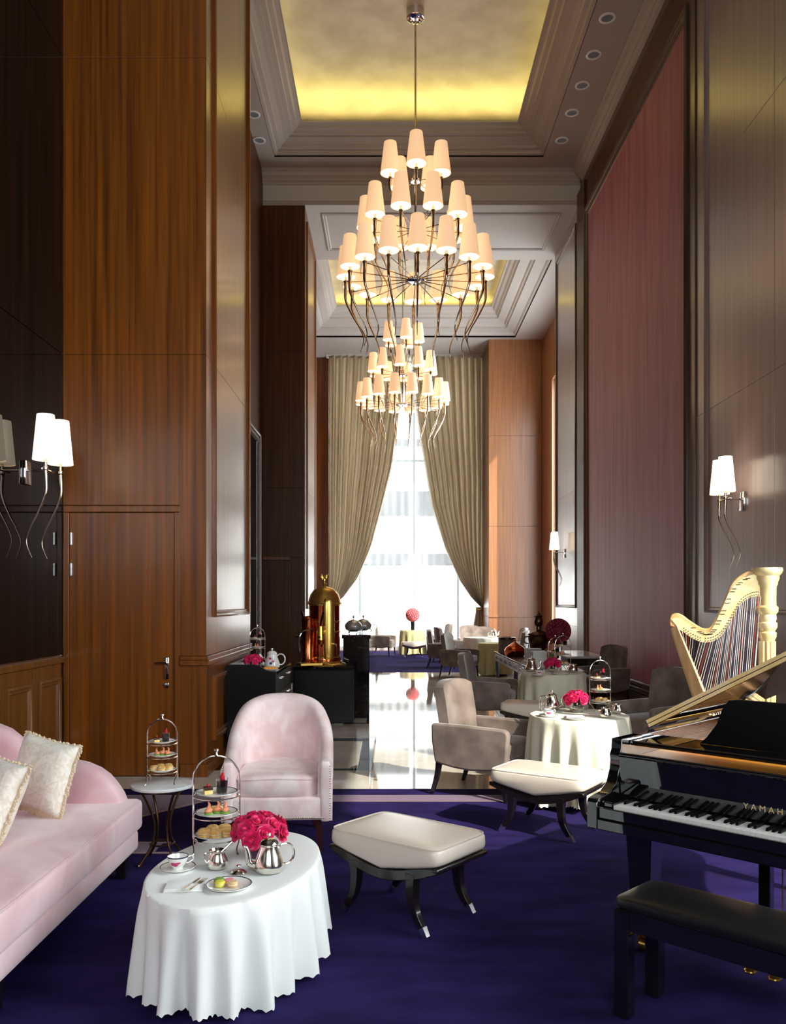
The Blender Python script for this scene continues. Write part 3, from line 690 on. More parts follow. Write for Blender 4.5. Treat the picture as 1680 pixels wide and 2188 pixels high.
# ================================================================ PINK TUB CHAIR
def tub_chair():
    t = thing('tub_armchair', 'pale pink crushed velvet tub armchair with arched back', 'armchair', (-.77,5.92,0), R(4)); t.scale = (.95,1,1)
    # plan path (local, front at -y): right front -> back -> left front
    path = []
    N = 48
    for i in range(N+1):
        s = -1+2*i/N
        a = s*R(118)
        # super-elliptic U
        x = .335*math.copysign(abs(math.sin(min(abs(a),PI/2)))**.75, a); y = .33*math.cos(a) if abs(a) < PI/2 else -(abs(a)-PI/2)/R(28)*.36
        if abs(a) < PI/2: y = .33*abs(math.cos(a))**.8
        path.append((x,y,s))
    def topz(s):
        b = abs(s)
        return interp([0,.08,.16,.24,.32,.40,.48,.56,.64,.72,.8,.88,1],[.97,.968,.96,.946,.924,.892,.85,.80,.745,.69,.64,.608,.59],b)
    rings = []
    for i,(x,y,s) in enumerate(path):
        p0 = path[max(i-1,0)]; p1 = path[min(i+1,N)]
        tx,ty = p1[0]-p0[0], p1[1]-p0[1]; L = math.hypot(tx,ty); nx,ny = -ty/L, tx/L
        # make the normal point outwards
        if nx*x+ny*(y+.05) < 0: nx,ny = -nx,-ny
        z = topz(s); th = .055; lean = .07*(1-abs(s))
        ring = []
        prof = [(-th,.20),(-th,.42),(-th*.95,z-.10),(-th*.9,z-.04),(-th*.5,z-.008),(0,z),(th*.6,z-.008),(th*.95,z-.045),(th,z-.12),(th*.95,.5),(th*.9,.20)]
        for o,zz in prof:
            k = o+lean*max(0,(zz-.4))*1.2
            ring.append((x+nx*k, y+ny*k, zz))
        rings.append(ring)
    MB().loft(rings).build('back_shell', M['pink_crush'], t, ang=60)
    # front faces of the arms (rounded scroll posts)
    for s in (-1,1):
        MB().sq(s*.335,-.372,.40,.04,.03,.2,.35,.6,20,12).build('arm_front', M['pink_crush'], t)
    def dsh(x,y,z):
        return (x*(1-.10*max(0,(y+.02)/.3)), y, z + .02*(1-(x/.3)**2)*(1 if z > .4 else 0))
    cu = MB().sq(0,-.055,.425,.295,.34,.075,.28,.42,40,14,dsh).build('seat_cushion', M['pink_crush'], t)
    pts = []
    for j in range(41):
        b = 2*PI*j/40
        def p(c,e): return math.copysign(abs(c)**e, c)
        pts.append(dsh(.294*p(math.cos(b),.42), -.055+.339*p(math.sin(b),.42), .468))
    MB().tube(pts,.005,6).build('piping', M['pink_crush'], cu)
    MB().rbox(-.33,-.395,.21,.33,.2,.365,.02,3).build('seat_rail', M['pink_crush'], t)
    nb = MB()
    for k in range(44): nb.lathe([(.006,0),(.005,.003),(0,.005)],6,(0,0,0)).xf(Matrix.Translation((-.325+.65*k/43,-.396,.228))@Matrix.Rotation(R(90),4,'X'), len(nb.v)-18)
    for s in (-1,1):
        for k in range(22): nb.lathe([(.006,0),(.005,.003),(0,.005)],6,(0,0,0)).xf(Matrix.Translation((s*.368,-.407,.23+.34*k/21))@Matrix.Rotation(R(90),4,'X'), len(nb.v)-18)
    n = nb.build('nailheads', M['nickel'], t); n['kind'] = 'stuff'
    for x,y in ((-.29,-.34),(.29,-.34),(-.24,.24),(.24,.24)):
        MB().tube([(x,y,.215),(x+(.01 if x > 0 else -.01),y*1.04,0)],[.036,.02],4).build('leg', M['mahogany'], t, bevel=.003)
M['mahogany'] = mat('dark_mahogany', S(58,24,20), .25, Coat_Weight=.4)
tub_chair()

# ================================================================ GREY ARMCHAIRS
def grey_chair(loc, rz, label):
    t = thing('velvet_armchair', label, 'armchair', loc, rz, 'taupe velvet armchairs')
    # back: curved slab, front at -y
    rings = []
    for i in range(25):
        u = -1+2*i/24; x = .285*u; ycur = .30-.045*u*u
        top = .965-.05*abs(u)**3.2
        ring = []
        for k in range(15):
            v = k/14; z = lerp(.30, top, v); lean = .10*max(0,v-.25)**1.3
            ring.append((x, ycur-.05+lean, z))
        for k in range(14,-1,-1):
            v = k/14; z = lerp(.30, top-.004, v); lean = .10*max(0,v-.25)**1.3
            e = .045 if k < 13 else .03
            ring.append((x*(1.0), ycur+e+lean, z))
        rings.append(ring)
    MB().loft(rings).build('backrest', M['taupe'], t, ang=50)
    prof = [(.33,.28),(.36,.45),(.365,.6),(.34,.612),(.1,.612),(-.2,.605),(-.30,.60),(-.335,.585),(-.345,.55),(-.335,.42),(-.325,.28),(-.28,.262),(-.15,.245),(0,.235),(.15,.245),(.27,.265)]
    for s in (-1,1):
        MB().prism(prof, s*.275, s*.345, lambda a,b,d: (d,a,b)).build('arm', M['taupe'], t, ang=50, bevel=.018)
    MB().sq(0,-.03,.405,.272,.31,.075,.35,.3,32,12).build('seat_cushion', M['taupe'], t)
    MB().prism([(-.275,.25),(-.1,.235),(.1,.235),(.275,.25),(.275,.36),(-.275,.36)], -.32,-.28, lambda a,b,d: (a,d,b)).build('front_rail', M['taupe'], t, bevel=.008)
    MB().prism([(-.275,.25),(-.1,.235),(.1,.235),(.275,.25),(.275,.36),(-.275,.36)], .28,.32, lambda a,b,d: (a,d,b)).build('back_rail', M['taupe'], t, bevel=.008)
    for s in (-1,1):
        MB().tube(sm([(s*.31,.30,.28),(s*.31,.32,.16),(s*.312,.37,.0)],4),[.034,.032,.03,.029,.028,.026,.024,.022,.02],4).build('leg', M['ebony'], t, bevel=.003)
        MB().tube(sm([(s*.31,-.29,.28),(s*.31,-.295,.14),(s*.31,-.31,0)],4),[.032,.03,.028,.026,.025,.024,.022,.02,.019],4).build('leg', M['ebony'], t, bevel=.003)
    return t
def face(dx, dy): return math.atan2(dy, dx)+PI/2
gc0 = grey_chair((.84,7.33,0), face(.85,-.5), 'taupe velvet armchair turned towards the nearer cloth-covered tea table')
GC = [(1.32,11.25,face(.93,-.3),'taupe velvet armchair beside the middle tea table with the stool'),
      (1.55,18.55,face(.9,-.4),'taupe velvet armchair at the yellow-clothed table beside the console'),
      (1.32,21.2,face(.98,-.1),'taupe velvet armchair at the edge of the far indigo carpet'),
      (1.62,23.1,face(.9,.2),'taupe velvet armchair behind the one at the far carpet edge'),
      (-.22,26.1,face(.95,-.3),'dark armchair on the bar side of the far table with coral flowers'),
      (1.55,26.3,face(-.95,-.2),'dark armchair on the column side of the far table with coral flowers'),
      (2.55,23.1,face(-.1,-1),'pale armchair facing the hall across the sunlit table'),
      (3.25,22.3,face(-1,-.1),'pale armchair between the sunlit table and the warm wood column'),
      (2.98,20.4,face(-.9,.3),'pale armchair with rounded back before the far pier'),
      (2.72,8.7,face(-.85,-.45),'taupe velvet armchair with its dark back against the silk panel wall'),
      (3.32,13.4,face(-.9,-.4),'brown armchair beside the burgundy flower ball by the silk panel'),
      (2.35,24.6,face(0,-1),'pale armchair just behind the chair at the sunlit table')]
for x,y,rz,l in GC: dup(gc0, (x,y,0), rz, l)

# ================================================================ OTTOMANS
def ottoman(loc, rz, label):
    t = thing('ottoman', label, 'ottoman', loc, rz, 'cream leather ottomans')
    def sad(x,y,z): return (x, y, z + (0 if z > .38 else -.03*math.cos(x/.36*PI)*1.0 - .005))
    s_ = MB().sq(0,0,.385,.362,.242,.068,.34,.2,56,16,sad).build('seat', M['leather'], t)
    pp = []
    for j in range(57):
        b_ = 2*PI*j/56; e_ = lambda c: math.copysign(abs(c)**.2, c)
        pp.append((.352*e_(math.cos(b_)), .232*e_(math.sin(b_)), .4405))
    MB().tube(pp, .0045, 6).build('piping', M['leather'], s_)
    wave = lambda x: .318 - .03*math.cos(x/.36*PI)
    for sy in (-1,1):
        n = 24
        up = [(-.355+.71*i/n, wave(-.355+.71*i/n)+.004) for i in range(n+1)]
        lo = [(.355-.71*i/n, wave(.355-.71*i/n)-(.05 if abs(.355-.71*i/n) < .25 else lerp(.05,.022,(abs(.355-.71*i/n)-.25)/.105))) for i in range(n+1)]
        MB().prism(up+lo, sy*.185, sy*.228, lambda a,b,d: (a,d,b)).build('apron', M['ebony'], t, bevel=.004)
    for sx in (-1,1):
        MB().prism([(-.228,.33),(.228,.33),(.228,.303),(-.228,.303)], sx*.315, sx*.358, lambda a,b,d: (d,a,b+.022)).build('end_rail', M['ebony'], t, bevel=.008)
        for sy in (-1,1):
            pts = sm([(sx*.19,sy*.20,.30),(sx*.185,sy*.20,.22),(sx*.20,sy*.202,.12),(sx*.25,sy*.204,.04)],5)
            L = MB().tube(pts,[.042-.020*i/(len(pts)-1) for i in range(len(pts))],4,up=(1,0,0)).build('leg', M['ebony'], t, bevel=.003)
            MB().tube([(sx*.2495,sy*.204,.042),(sx*.276,sy*.206,.0)],[.0235,.020],4,up=(1,0,0)).build('metal_tip', M['steel'], L)
    return t
ot0 = ottoman((.095,4.47,0), R(-39), 'cream leather ottoman on curved black legs in the middle of the carpet')
dup(ot0, (1.14,6.08,0), R(-34), 'cream leather ottoman between the piano and the tea table')
dup(ot0, (1.72,10.1,0), R(-20), 'cream ottoman pushed up to the middle tea table')
dup(ot0, (.72,25.35,0), R(0), 'cream ottoman before the far table with coral flowers')

# ================================================================ CLOTHED TABLES
def tablecloth(name, label, a, b, h, hem, loc, rz, m, nf, amp, seed=1, group=None, scal=110):
    rnd = random.Random(seed); ph = [rnd.uniform(0, 6.28) for _ in range(6)]
    nth = 360; rings = []
    def fold(th, d):
        w = math.sin(nf*th+.9*math.sin(2*th+ph[0])+ph[1])+.45*math.sin((nf*.5+1)*th+ph[2])
        return w*amp*d**.85
    for k in (0.0,.35,.7,.9,.97):
        rings.append([(a*k*math.cos(2*PI*j/nth)+1e-4*math.cos(2*PI*j/nth), b*k*math.sin(2*PI*j/nth)+1e-4*math.sin(2*PI*j/nth), h) for j in range(nth)])
    nd = 16
    for i in range(nd+1):
        d = i/nd; ring = []
        for j in range(nth):
            th = 2*PI*j/nth; z = lerp(h-.004, hem, d)
            if i == nd: z += .014*abs(math.sin(th*scal/2))-.014+.03*math.sin(3*th+ph[3])*.6
            f = fold(th, d) + .010*math.sin(PI*min(1,d*4)/2) + .012*d
            nx, ny = math.cos(th)*b, math.sin(th)*a; L = math.hypot(nx,ny)
            ring.append((a*math.cos(th)+nx/L*f, b*math.sin(th)+ny/L*f, z))
        rings.append(ring)
    bm = MB().loft(rings, True, True, False)
    o = bm.build(name, m, None, ang=70); o.location = loc; o.rotation_euler = (0,0,rz)
    return tag(o, label, 'tablecloth', group)
def pedestal_table(label, a, b, h, loc, rz):
    t = thing('pedestal_table', label, 'table', loc, rz, 'pedestal tables under cloths')
    MB().lathe([(0,h-.03),(.985,h-.03),(.985,h-.004),(0,h-.004)],40,(0,0,0),a,b).build('tabletop', M['ebony'], t)
    MB().lathe([(.2,0),(.2,.02),(.05,.05),(.035,.1),(.035,h-.04)],20).build('pedestal', M['ebony'], t)
def clothed(a,b,h,hem,x,y,rz,m,nf,amp,seed,where,group):
    pedestal_table('dark pedestal table under the '+where, a,b,h,(x,y,0),rz)
    return tablecloth('tablecloth', where, a,b,h+.002,hem,(x,y,0),rz,m,nf,amp,seed,group)
TH = .45
OX, OY = -.70, 3.86
clothed(.358,.575,TH,.035,OX,OY,R(-11),M['linen'],21,.034,2,'white scalloped cloth over the oval tea table by the sofa','tablecloths')
T1 = tp(1238,1527,.72); T2 = tp(1182,1437,.72)
clothed(.40,.40,.72,.05,T1[0],T1[1],0,M['cream'],16,.042,5,'ivory scalloped cloth over the tea table nearer the piano','tablecloths')
clothed(.415,.415,.72,.05,T2[0],T2[1],0,M['cream'],16,.03,8,'ivory cloth over the middle tea table beside the console','tablecloths')
clothed(.45,.45,.72,.05,2.45,19.0,0,M['cream_y'],14,.03,9,'yellowish cloth over the table past the console','tablecloths')
clothed(.47,.47,.72,.05,2.40,22.0,0,M['cream'],14,.03,11,'sunlit cloth over the table before the wood column','tablecloths')
clothed(.40,.40,.76,.03,.72,26.5,0,M['cream_y'],14,.03,13,'cream cloth over the far table with coral flowers','tablecloths')

# marble side table
mt = thing('side_table', 'small round marble-topped side table with curved iron legs by the sofa', 'side table', tp(347,1673,.5)+(0,))
MB().lathe([(0,.472),(.17,.472),(.192,.478),(.197,.488),(.195,.498),(.188,.5),(0,.5)],48).build('marble_top', M['white_marble'], mt)
MB().lathe([(.14,.46),(.15,.46),(.15,.472),(.14,.472)],32).build('ring', M['bronze'], mt)
for k in range(4):
    a = R(45+90*k); c, s = math.cos(a), math.sin(a)
    MB().tube(sm([(c*.145,s*.145,.465),(c*.09,s*.09,.36),(c*.055,s*.055,.24),(c*.075,s*.075,.12),(c*.15,s*.15,.02),(c*.17,s*.17,.008)],5),.008,8).build('leg', M['bronze'], mt)
MB().tube([(.075*math.cos(a*PI/12),.075*math.sin(a*PI/12),.12) for a in range(25)],.006,6).build('stretcher_ring', M['bronze'], mt)
# ================================================================ TABLEWARE
def rose_mesh():
    b = MB()
    def petal(a, r0, span, h, flare, z0, curl):
        nu, nv = 5, 4; g = []
        for i in range(nu+1):
            u = -1+2*i/nu
            for j in range(nv+1):
                v = j/nv; rr = r0+flare*v**1.6+curl*max(0,v-.7)**1.2; ang = a+span*u*(.55+.45*math.sin(PI*min(1,v*.75+.12)))
                z = z0+h*v*(1-.22*u*u*v)-curl*.9*max(0,v-.75)
                g.append((rr*math.cos(ang), rr*math.sin(ang), z))
        b.add(g, [(i*(nv+1)+j,(i+1)*(nv+1)+j,(i+1)*(nv+1)+j+1,i*(nv+1)+j+1) for i in range(nu) for j in range(nv)])
    b.lathe([(.003,0),(.011,.008),(.012,.022),(.007,.034),(0,.037)],10)
    for n,r0,sp,h,fl,z0,cu,off in ((3,.006,1.25,.036,.004,.002,.006,.2),(4,.009,1.0,.037,.009,.0,.012,.8),(5,.011,.85,.035,.015,-.002,.022,.3),(5,.012,.78,.031,.020,-.006,.03,.95)):
        for k in range(n): petal(off+2*PI*k/n, r0, sp, h, fl, z0, cu)
    return b.mesh('rose', M['rose'], ang=180)
ROSE = rose_mesh()
def bouquet(loc, rad, nr, label, sc=1.0, group='magenta rose bouquets'):
    """dome of roses; loc = centre of the dome's base"""
    t = thing('rose_bouquet', label, 'bouquet', loc, 0, group)
    g = PI*(3-5**.5); rnd = random.Random(nr)
    for k in range(nr):
        zz = 1-1.05*(k+.5)/nr; a = k*g; c = math.sqrt(max(0,1-zz*zz))
        d = Vector((c*math.cos(a), c*math.sin(a), zz))
        o = obj('rose', ROSE, t)
        q = d.to_track_quat('Z','Y').to_matrix().to_4x4()
        o.matrix_local = Matrix.Translation(Vector((d.x*rad, d.y*rad, d.z*rad*.68)))@q@Matrix.Rotation(rnd.uniform(0,6),4,'Z')@Matrix.Scale(sc*rnd.uniform(.95,1.15),4)
    st = MB()
    for k in range(9):
        a = 2*PI*k/9; st.tube([(.02*math.cos(a),.02*math.sin(a),-.05),(.05*math.cos(a)*rad/.1,.05*math.sin(a)*rad/.1,.02)],.004,5)
    for k in range(7):
        a = 2*PI*k/7+.3; c,s = math.cos(a),math.sin(a); rr = rad*.8
        st.add([(c*rr*.4,s*rr*.4,0),(c*rr*.9-s*.02,s*rr*.9+c*.02,.0),(c*rr*1.25,s*rr*1.25,-.02),(c*rr*.9+s*.02,s*rr*.9-c*.02,.0)],[(0,1,2,3)])
    st.build('stems_and_leaves', M['leaf_green'], t)
    return t
def plate(loc, r, label, group=None, rim='rim_blue', name='plate'):
    t = thing(name, label, name.replace('_',' '), loc, 0, group)
    MB().lathe([(0,.003),(r*.55,.003),(r*.6,.0),(r*.64,.003),(r*.98,.013),(r,.015),(r*.99,.017),(r*.66,.007),(r*.6,.006),(0,.006)],40).build('dish', M['porcelain'], t)
    MB().lathe([(r*.93,.0145),(r*.975,.0162),(r*.975,.0174),(r*.93,.0157)],40).build('rim_band', M[rim], t)
    return t
def scone(loc, s, label, group):
    t = thing('scone', label, 'scone', loc, random.uniform(0,3), group)
    MB().lathe([(0,0),(.026*s,0),(.028*s,.004*s),(.026*s,.012*s),(.029*s,.018*s),(.028*s,.03*s),(.02*s,.036*s),(0,.038*s)],14).build('crumb', M['scone'], t)
    MB().lathe([(.0,.0165*s),(.0285*s,.0165*s),(.0295*s,.018*s),(.0285*s,.0195*s),(0,.0195*s)],14).build('split_line', M['cream_food'], t)
def finger_cake(loc, s, rz, label, group, m='sponge'):
    t = thing('finger_sandwich', label, 'sandwich', loc, rz, group)
    MB().rbox(-.03*s,-.014*s,0,.03*s,.014*s,.011*s,.003*s).build('bread', M[m], t)
    MB().rbox(-.029*s,-.013*s,.0105*s,.029*s,.013*s,.0155*s,.002*s).build('filling', M['cream_food'], t)
    MB().rbox(-.03*s,-.014*s,.015*s,.03*s,.014*s,.026*s,.003*s).build('bread', M[m], t)
def canape(loc, s, label, group):
    t = thing('canape', label, 'canape', loc, random.uniform(0,3), group)
    MB().lathe([(0,0),(.02*s,0),(.021*s,.01*s),(0,.012*s)],12).build('base', M['greenleaf'], t)
    MB().sq(0,0,.018*s,.02*s,.014*s,.012*s,.8,.8,12,7).build('topping', M['salmon'], t)
    MB().tube(sm([(0,0,.026*s),(.006*s,.0,.045*s),(-.004*s,0,.058*s)],3),[.008*s,.009*s,.007*s,.006*s,.005*s,.003*s,.001*s],6).build('garnish', M['salmon'], t)
def mini_cake(loc, s, label, group):
    t = thing('mini_cake', label, 'cake', loc, .4, group)
    MB().rbox(-.016*s,-.016*s,0,.016*s,.016*s,.016*s,.002).build('sponge', M['sponge'], t)
    MB().rbox(-.0165*s,-.0165*s,.016*s,.0165*s,.0165*s,.027*s,.002).build('glaze', M['chocolate'], t)
    MB().sq(0,0,.033*s,.007*s,.007*s,.008*s,1,1,10,6).build('berry', M['berry'], t)
def verrine(loc, s, label, group):
    t = thing('dessert_glass', label, 'dessert', loc, 0, group)
    MB().lathe([(0,0),(.019*s,0),(.021*s,.052*s),(.0195*s,.052*s),(.0178*s,.003*s),(0,.003*s)],18).build('cup', M['glass'], t)
    MB().lathe([(0,.0045*s),(.0172*s,.0045*s),(.0182*s,.026*s),(0,.026*s)],16).build('cream_layer', M['cream_food'], t)
    MB().lathe([(0,.0262*s),(.0182*s,.0262*s),(.0192*s,.042*s),(0,.043*s)],16).build('jelly_layer', M['chocolate'], t)
    MB().tube([(.003*s,0,.043*s),(.001*s,0,.056*s),(.004*s,0,.072*s)],[.008*s,.009*s,.003*s],8).build('berry', M['berry'], t)
def macaron(loc, s, m, label, group, tilt=0):
    t = thing('macaron', label, 'macaron', loc, 0, group); t.rotation_euler = (tilt,0,.5)
    MB().lathe([(0,0),(.018*s,.001*s),(.022*s,.006*s),(.0225*s,.01*s),(0,.01*s)],16).build('shell', M[m], t)
    MB().lathe([(0,.0098*s),(.0205*s,.0098*s),(.0205*s,.0142*s),(0,.0142*s)],16).build('filling', M['cream_food'], t)
    MB().lathe([(0,.014*s),(.0225*s,.014*s),(.022*s,.019*s),(.018*s,.024*s),(0,.026*s)],16).build('shell', M[m], t)
def cake_stand(loc, rz, H, r, zs, place, rich=True, m='silver', rbot=None):
    """arched metal stand with plates on three rings"""
    x,y,z = loc
    t = thing('cake_stand', 'arched silver tiered cake stand '+place, 'cake stand', loc, rz, 'tiered cake stands')
    w = r*1.06; za = H-w-.03
    pts = [(-w,0,.055),(-w,0,za)]+[(-w*math.cos(a*PI/14), 0, za+w*math.sin(a*PI/14)) for a in range(1,14)]+[(w,0,za),(w,0,.055)]
    MB().tube(pts,.0045,8).build('arch', M[m], t)
    MB().lathe([(.004,H-.034),(.011,H-.03),(.006,H-.02),(.005,H-.012),(.012,H-.006),(.011,H+.002),(0,H+.006)],14).build('finial', M[m], t)
    for k,zz in enumerate(zs):
        MB().tube([(w*math.cos(a*PI/16)*(1 if k or not rbot else 1),w*math.sin(a*PI/16),zz-.003) for a in range(33)],.003,6).build('ring', M[m], t)
    for sx in (-1,1):
        for sy in (-1,1):
            MB().tube(sm([(sx*w,0,.062),(sx*w*.98,sy*w*.35,.05),(sx*w*.9,sy*w*.75,.02),(sx*w*.98,sy*w*.95,.003)],4),.004,6).build('foot', M[m], t)
    names = ['bottom','middle','top'] if len(zs) == 3 else ['lower','upper']
    def at(dx,dy,dz):
        c,s = math.cos(rz), math.sin(rz); return (x+dx*c-dy*s, y+dx*s+dy*c, z+dz)
    for k,zz in enumerate(zs):
        plate(at(0,0,zz), r, 'porcelain plate on the '+names[k]+' tier of the stand '+place, 'tier plates')
    g = 'pastries on the stand '+place
    b = zs[0]+.0068
    if rich:
        for i,(dx,dy) in enumerate(((-.055,-.02),(.0,-.045),(.05,-.015),(-.02,.035),(.035,.045))):
            scone(at(dx*r/.1,dy*r/.1,b), r/.1*1.05, 'golden scone on the bottom tier of the stand '+place, g)
    else:
        for i,(dx,dy) in enumerate(((-.035,-.025),(.03,-.03),(.01,.035))):
            scone(at(dx*r/.1,dy*r/.1,b), r/.1, 'golden scone on the '+names[0]+' tier of the stand '+place, g)
    if len(zs) == 3:
        b = zs[1]+.0068
        for i,(dx,dy) in enumerate(((-.035,-.02),(.005,.0),(.042,-.012))[:3 if rich else 2]):
            canape(at(dx*r/.1,dy*r/.1,b), r/.1, 'salmon canape on the middle tier of the stand '+place, g)
        if rich: finger_cake(at(.0,.042*r/.1,b), r/.1*.9, .2, 'finger sandwich on the middle tier of the stand '+place, g)
    b = zs[-1]+.0068
    mini_cake(at(-.038*r/.1,-.01*r/.1,b), r/.1*1.2, 'chocolate cake with berry on the '+names[-1]+' tier of the stand '+place, g)
    verrine(at(.025*r/.1,-.005*r/.1,b), r/.1*1.35, 'dessert glass with berry on the '+names[-1]+' tier of the stand '+place, g)
    if rich: macaron(at(.03*r/.1,.05*r/.1,b), r/.1*.8, 'pinkmac', 'pink macaron on the top tier of the stand '+place, g)
def teapot(loc, rz, s, m, label, group=None, floral=False):
    t = thing('teapot', label, 'teapot', loc, rz, group)
    MB().lathe([(0,.0),(.048*s,0),(.062*s,.006*s),(.069*s,.022*s),(.066*s,.042*s),(.054*s,.075*s),(.043*s,.105*s),(.041*s,.118*s),(.045*s,.122*s),(.04*s,.124*s),(0,.124*s)],32).build('body', M[m], t)
    l = MB().lathe([(.043*s,.123*s),(.044*s,.128*s),(.036*s,.142*s),(.02*s,.15*s),(.006*s,.152*s)],24).build('lid', M[m], t)
    MB().lathe([(.005*s,.15*s),(.004*s,.158*s),(.011*s,.165*s),(.009*s,.173*s),(0,.176*s)],12).build('knob', M[m], l)
    MB().tube(sm([(-.055*s,0,.028*s),(-.088*s,0,.045*s),(-.094*s,0,.085*s),(-.102*s,0,.112*s),(-.113*s,0,.12*s)],4),[(.018-.010*i/16)*s for i in range(17)],10).build('spout', M[m], t)
    MB().tube(sm([(.043*s,0,.104*s),(.062*s,0,.122*s),(.095*s,0,.118*s),(.112*s,0,.09*s),(.108*s,0,.055*s),(.085*s,0,.032*s),(.063*s,0,.034*s)],4),.0055*s,8).build('handle', M[m], t)
    if floral:
        for a,zz,mm in ((-1.3,.06,'blossom'),(-1.75,.085,'blossom'),(-1.6,.045,'cobalt')):
            rr = interp([.022,.042,.075,.105],[.069,.066,.054,.043],zz)*s
            MB().sq(0,0,0,.013*s,.003*s,.013*s,1,1,8,5).xf(Matrix.Rotation(a+PI/2,4,'Z')@Matrix.Translation((0,-rr,zz*s))).build('painted_flower', M[mm], t)
    return t
def creamer(loc, rz, s, label, group, spoon=True):
    t = thing('sugar_pot', label, 'sugar pot', loc, rz, group)
    MB().lathe([(0,0),(.033*s,0),(.042*s,.006*s),(.045*s,.02*s),(.04*s,.042*s),(.031*s,.06*s),(.03*s,.068*s),(.036*s,.076*s),(.034*s,.076*s),(.028*s,.066*s),(.03*s,.055*s),(.0,.05*s)],28).build('body', M['silver'], t)
    MB().tube(sm([(-.03*s,0,.062*s),(-.05*s,0,.066*s),(-.056*s,0,.045*s),(-.043*s,0,.024*s)],4),.004*s,8).build('handle', M['silver'], t)
    if spoon: MB().tube([(.0,0,.052*s),(.03*s,0,.078*s),(.06*s,0,.104*s)],[.005*s,.004*s,.006*s],8).build('spoon', M['silver'], t)
def teacup(loc, s, label, group):
    plate(loc, .08*s, 'saucer under the '+label, group, name='saucer')
    t = thing('teacup', label, 'cup', (loc[0],loc[1],loc[2]+.0065*s), R(20), group)
    MB().lathe([(0,0),(.022*s,0),(.023*s,.006*s),(.034*s,.018*s),(.043*s,.038*s),(.047*s,.056*s),(.0455*s,.056*s),(.041*s,.038*s),(.032*s,.02*s),(.0,.01*s)],28).build('bowl', M['porcelain'], t)
    MB().lathe([(.0468*s,.052*s),(.0476*s,.0565*s),(.0455*s,.0575*s),(.0445*s,.054*s)],28).build('rim_band', M['rim_blue'], t)
    MB().tube(sm([(.042*s,0,.046*s),(.062*s,0,.05*s),(.068*s,0,.034*s),(.05*s,0,.022*s),(.036*s,0,.02*s)],4),.0032*s,8).build('handle', M['porcelain'], t)
    for a in (-1.9,-2.2,-1.6):
        MB().sq(0,0,0,.011*s,.002,.010*s,1,1,8,5).xf(Matrix.Rotation(a+PI/2,4,'Z')@Matrix.Translation((0,-.0405*s,.032*s+.006*math.sin(a*7)))).build('painted_flower', M['blossom'], t)
def glass_bowl(loc, s, label, group, m='glass'):
    t = tag(MB().lathe([(0,0),(.035*s,0),(.052*s,.02*s),(.056*s,.045*s),(.046*s,.082*s),(.05*s,.09*s),(.047*s,.09*s),(.042*s,.082*s),(.051*s,.045*s),(.047*s,.022*s),(.03*s,.005*s),(0,.005*s)],28).build('flower_vase', M[m]), label, 'vase', group)
    t.location = loc; return t

# ---- the oval tea table
tz = TH+.0035
def on(px,py,z=tz): return tp(px,py,z)+(z,)
cake_stand((-.835,4.06,tz), R(8), .485, .103, (.065,.172,.268), 'on the oval tea table')
v = on(553,1830); glass_bowl(v, 1.15, 'purple glass vase holding roses on the oval tea table', 'flower vases', 'glass_purple')
bouquet((v[0],v[1],tz+.105), .098, 17, 'dense dome of magenta roses on the oval tea table', 1.12)
teapot(on(575,1862), R(12), .98, 'silver', 'polished silver teapot beside the roses on the oval tea table', 'silver teapots')
creamer(on(465,1855), R(20), 1.08, 'silver sugar pot with spoon on the oval tea table', 'silver pots')
teacup(on(380,1858), 1.0, 'rose painted teacup on the oval tea table', 'cups and saucers')
lid = thing('pot_lid', 'small silver pot lid lying on the oval tea table', 'lid', on(510,1866))
MB().lathe([(.0,.004),(.034,0),(.036,.004),(.024,.014),(.006,.018)],20).build('dome', M['silver'], lid); MB().lathe([(.004,.017),(.003,.028),(.012,.033),(.01,.037),(0,.038)],12).build('knob', M['silver'], lid)
pc = on(489,1896); plate(pc, .098, 'rimmed porcelain plate with macarons on the oval tea table', 'plates')
for dx,dy,mm,l in ((-.035,-.01,'lime','yellow macaron on the rimmed plate'),(-.045,.025,'greenleaf','green macaron on the rimmed plate'),(.0,.015,'pinkmac','pink macaron on the rimmed plate'),(.018,-.012,'tan','tan macaron on the rimmed plate')):
    macaron((pc[0]+dx,pc[1]+dy,tz+.0068), 1.0, mm, l, 'macarons on the rimmed plate')
nc = on(395,1896)
nap = tag(MB().rbox(-.08,-.062,0,.08,.062,.006,.003).rbox(-.078,-.06,.0058,.06,.06,.010,.002).rbox(-.077,-.058,.0098,.03,.058,.014,.002).build('napkin', M['linen']), 'folded white napkin with cutlery on the oval tea table', 'napkin')
nap.location = nc; nap.rotation_euler = (0,0,R(6))
def cutlery(kind, loc, rz, label):
    t = thing(kind, label, kind, loc, rz, 'cutlery on the napkin')
    MB().tube([(0,-.075,.004),(0,-.03,.0035),(0,.01,.003)],[.006,.0045,.003],8).build('handle', M['silver'], t)
    if kind == 'knife': MB().prism([(-.003,.008),(.006,.01),(.008,.06),(.002,.085),(-.003,.06)],.002,.0036,lambda a,b,d:(a,b,d)).build('blade', M['silver'], t)
    else:
        f = MB().prism([(-.003,.008),(.003,.008),(.010,.03),(.010,.045),(-.010,.045),(-.010,.03)],.002,.0036,lambda a,b,d:(a,b,d))
        for k in range(4): f.box(-.010+k*.0058,.045,.002,-.0075+k*.0058,.085,.0036)
        f.build('tines', M['silver'], t)
cutlery('knife', (nc[0]+.028,nc[1]-.005,tz+.0145), R(-14), 'silver butter knife lying on the folded napkin')
cutlery('fork', (nc[0]+.052,nc[1]-.003,tz+.0105), R(-14), 'silver fork lying on the folded napkin')

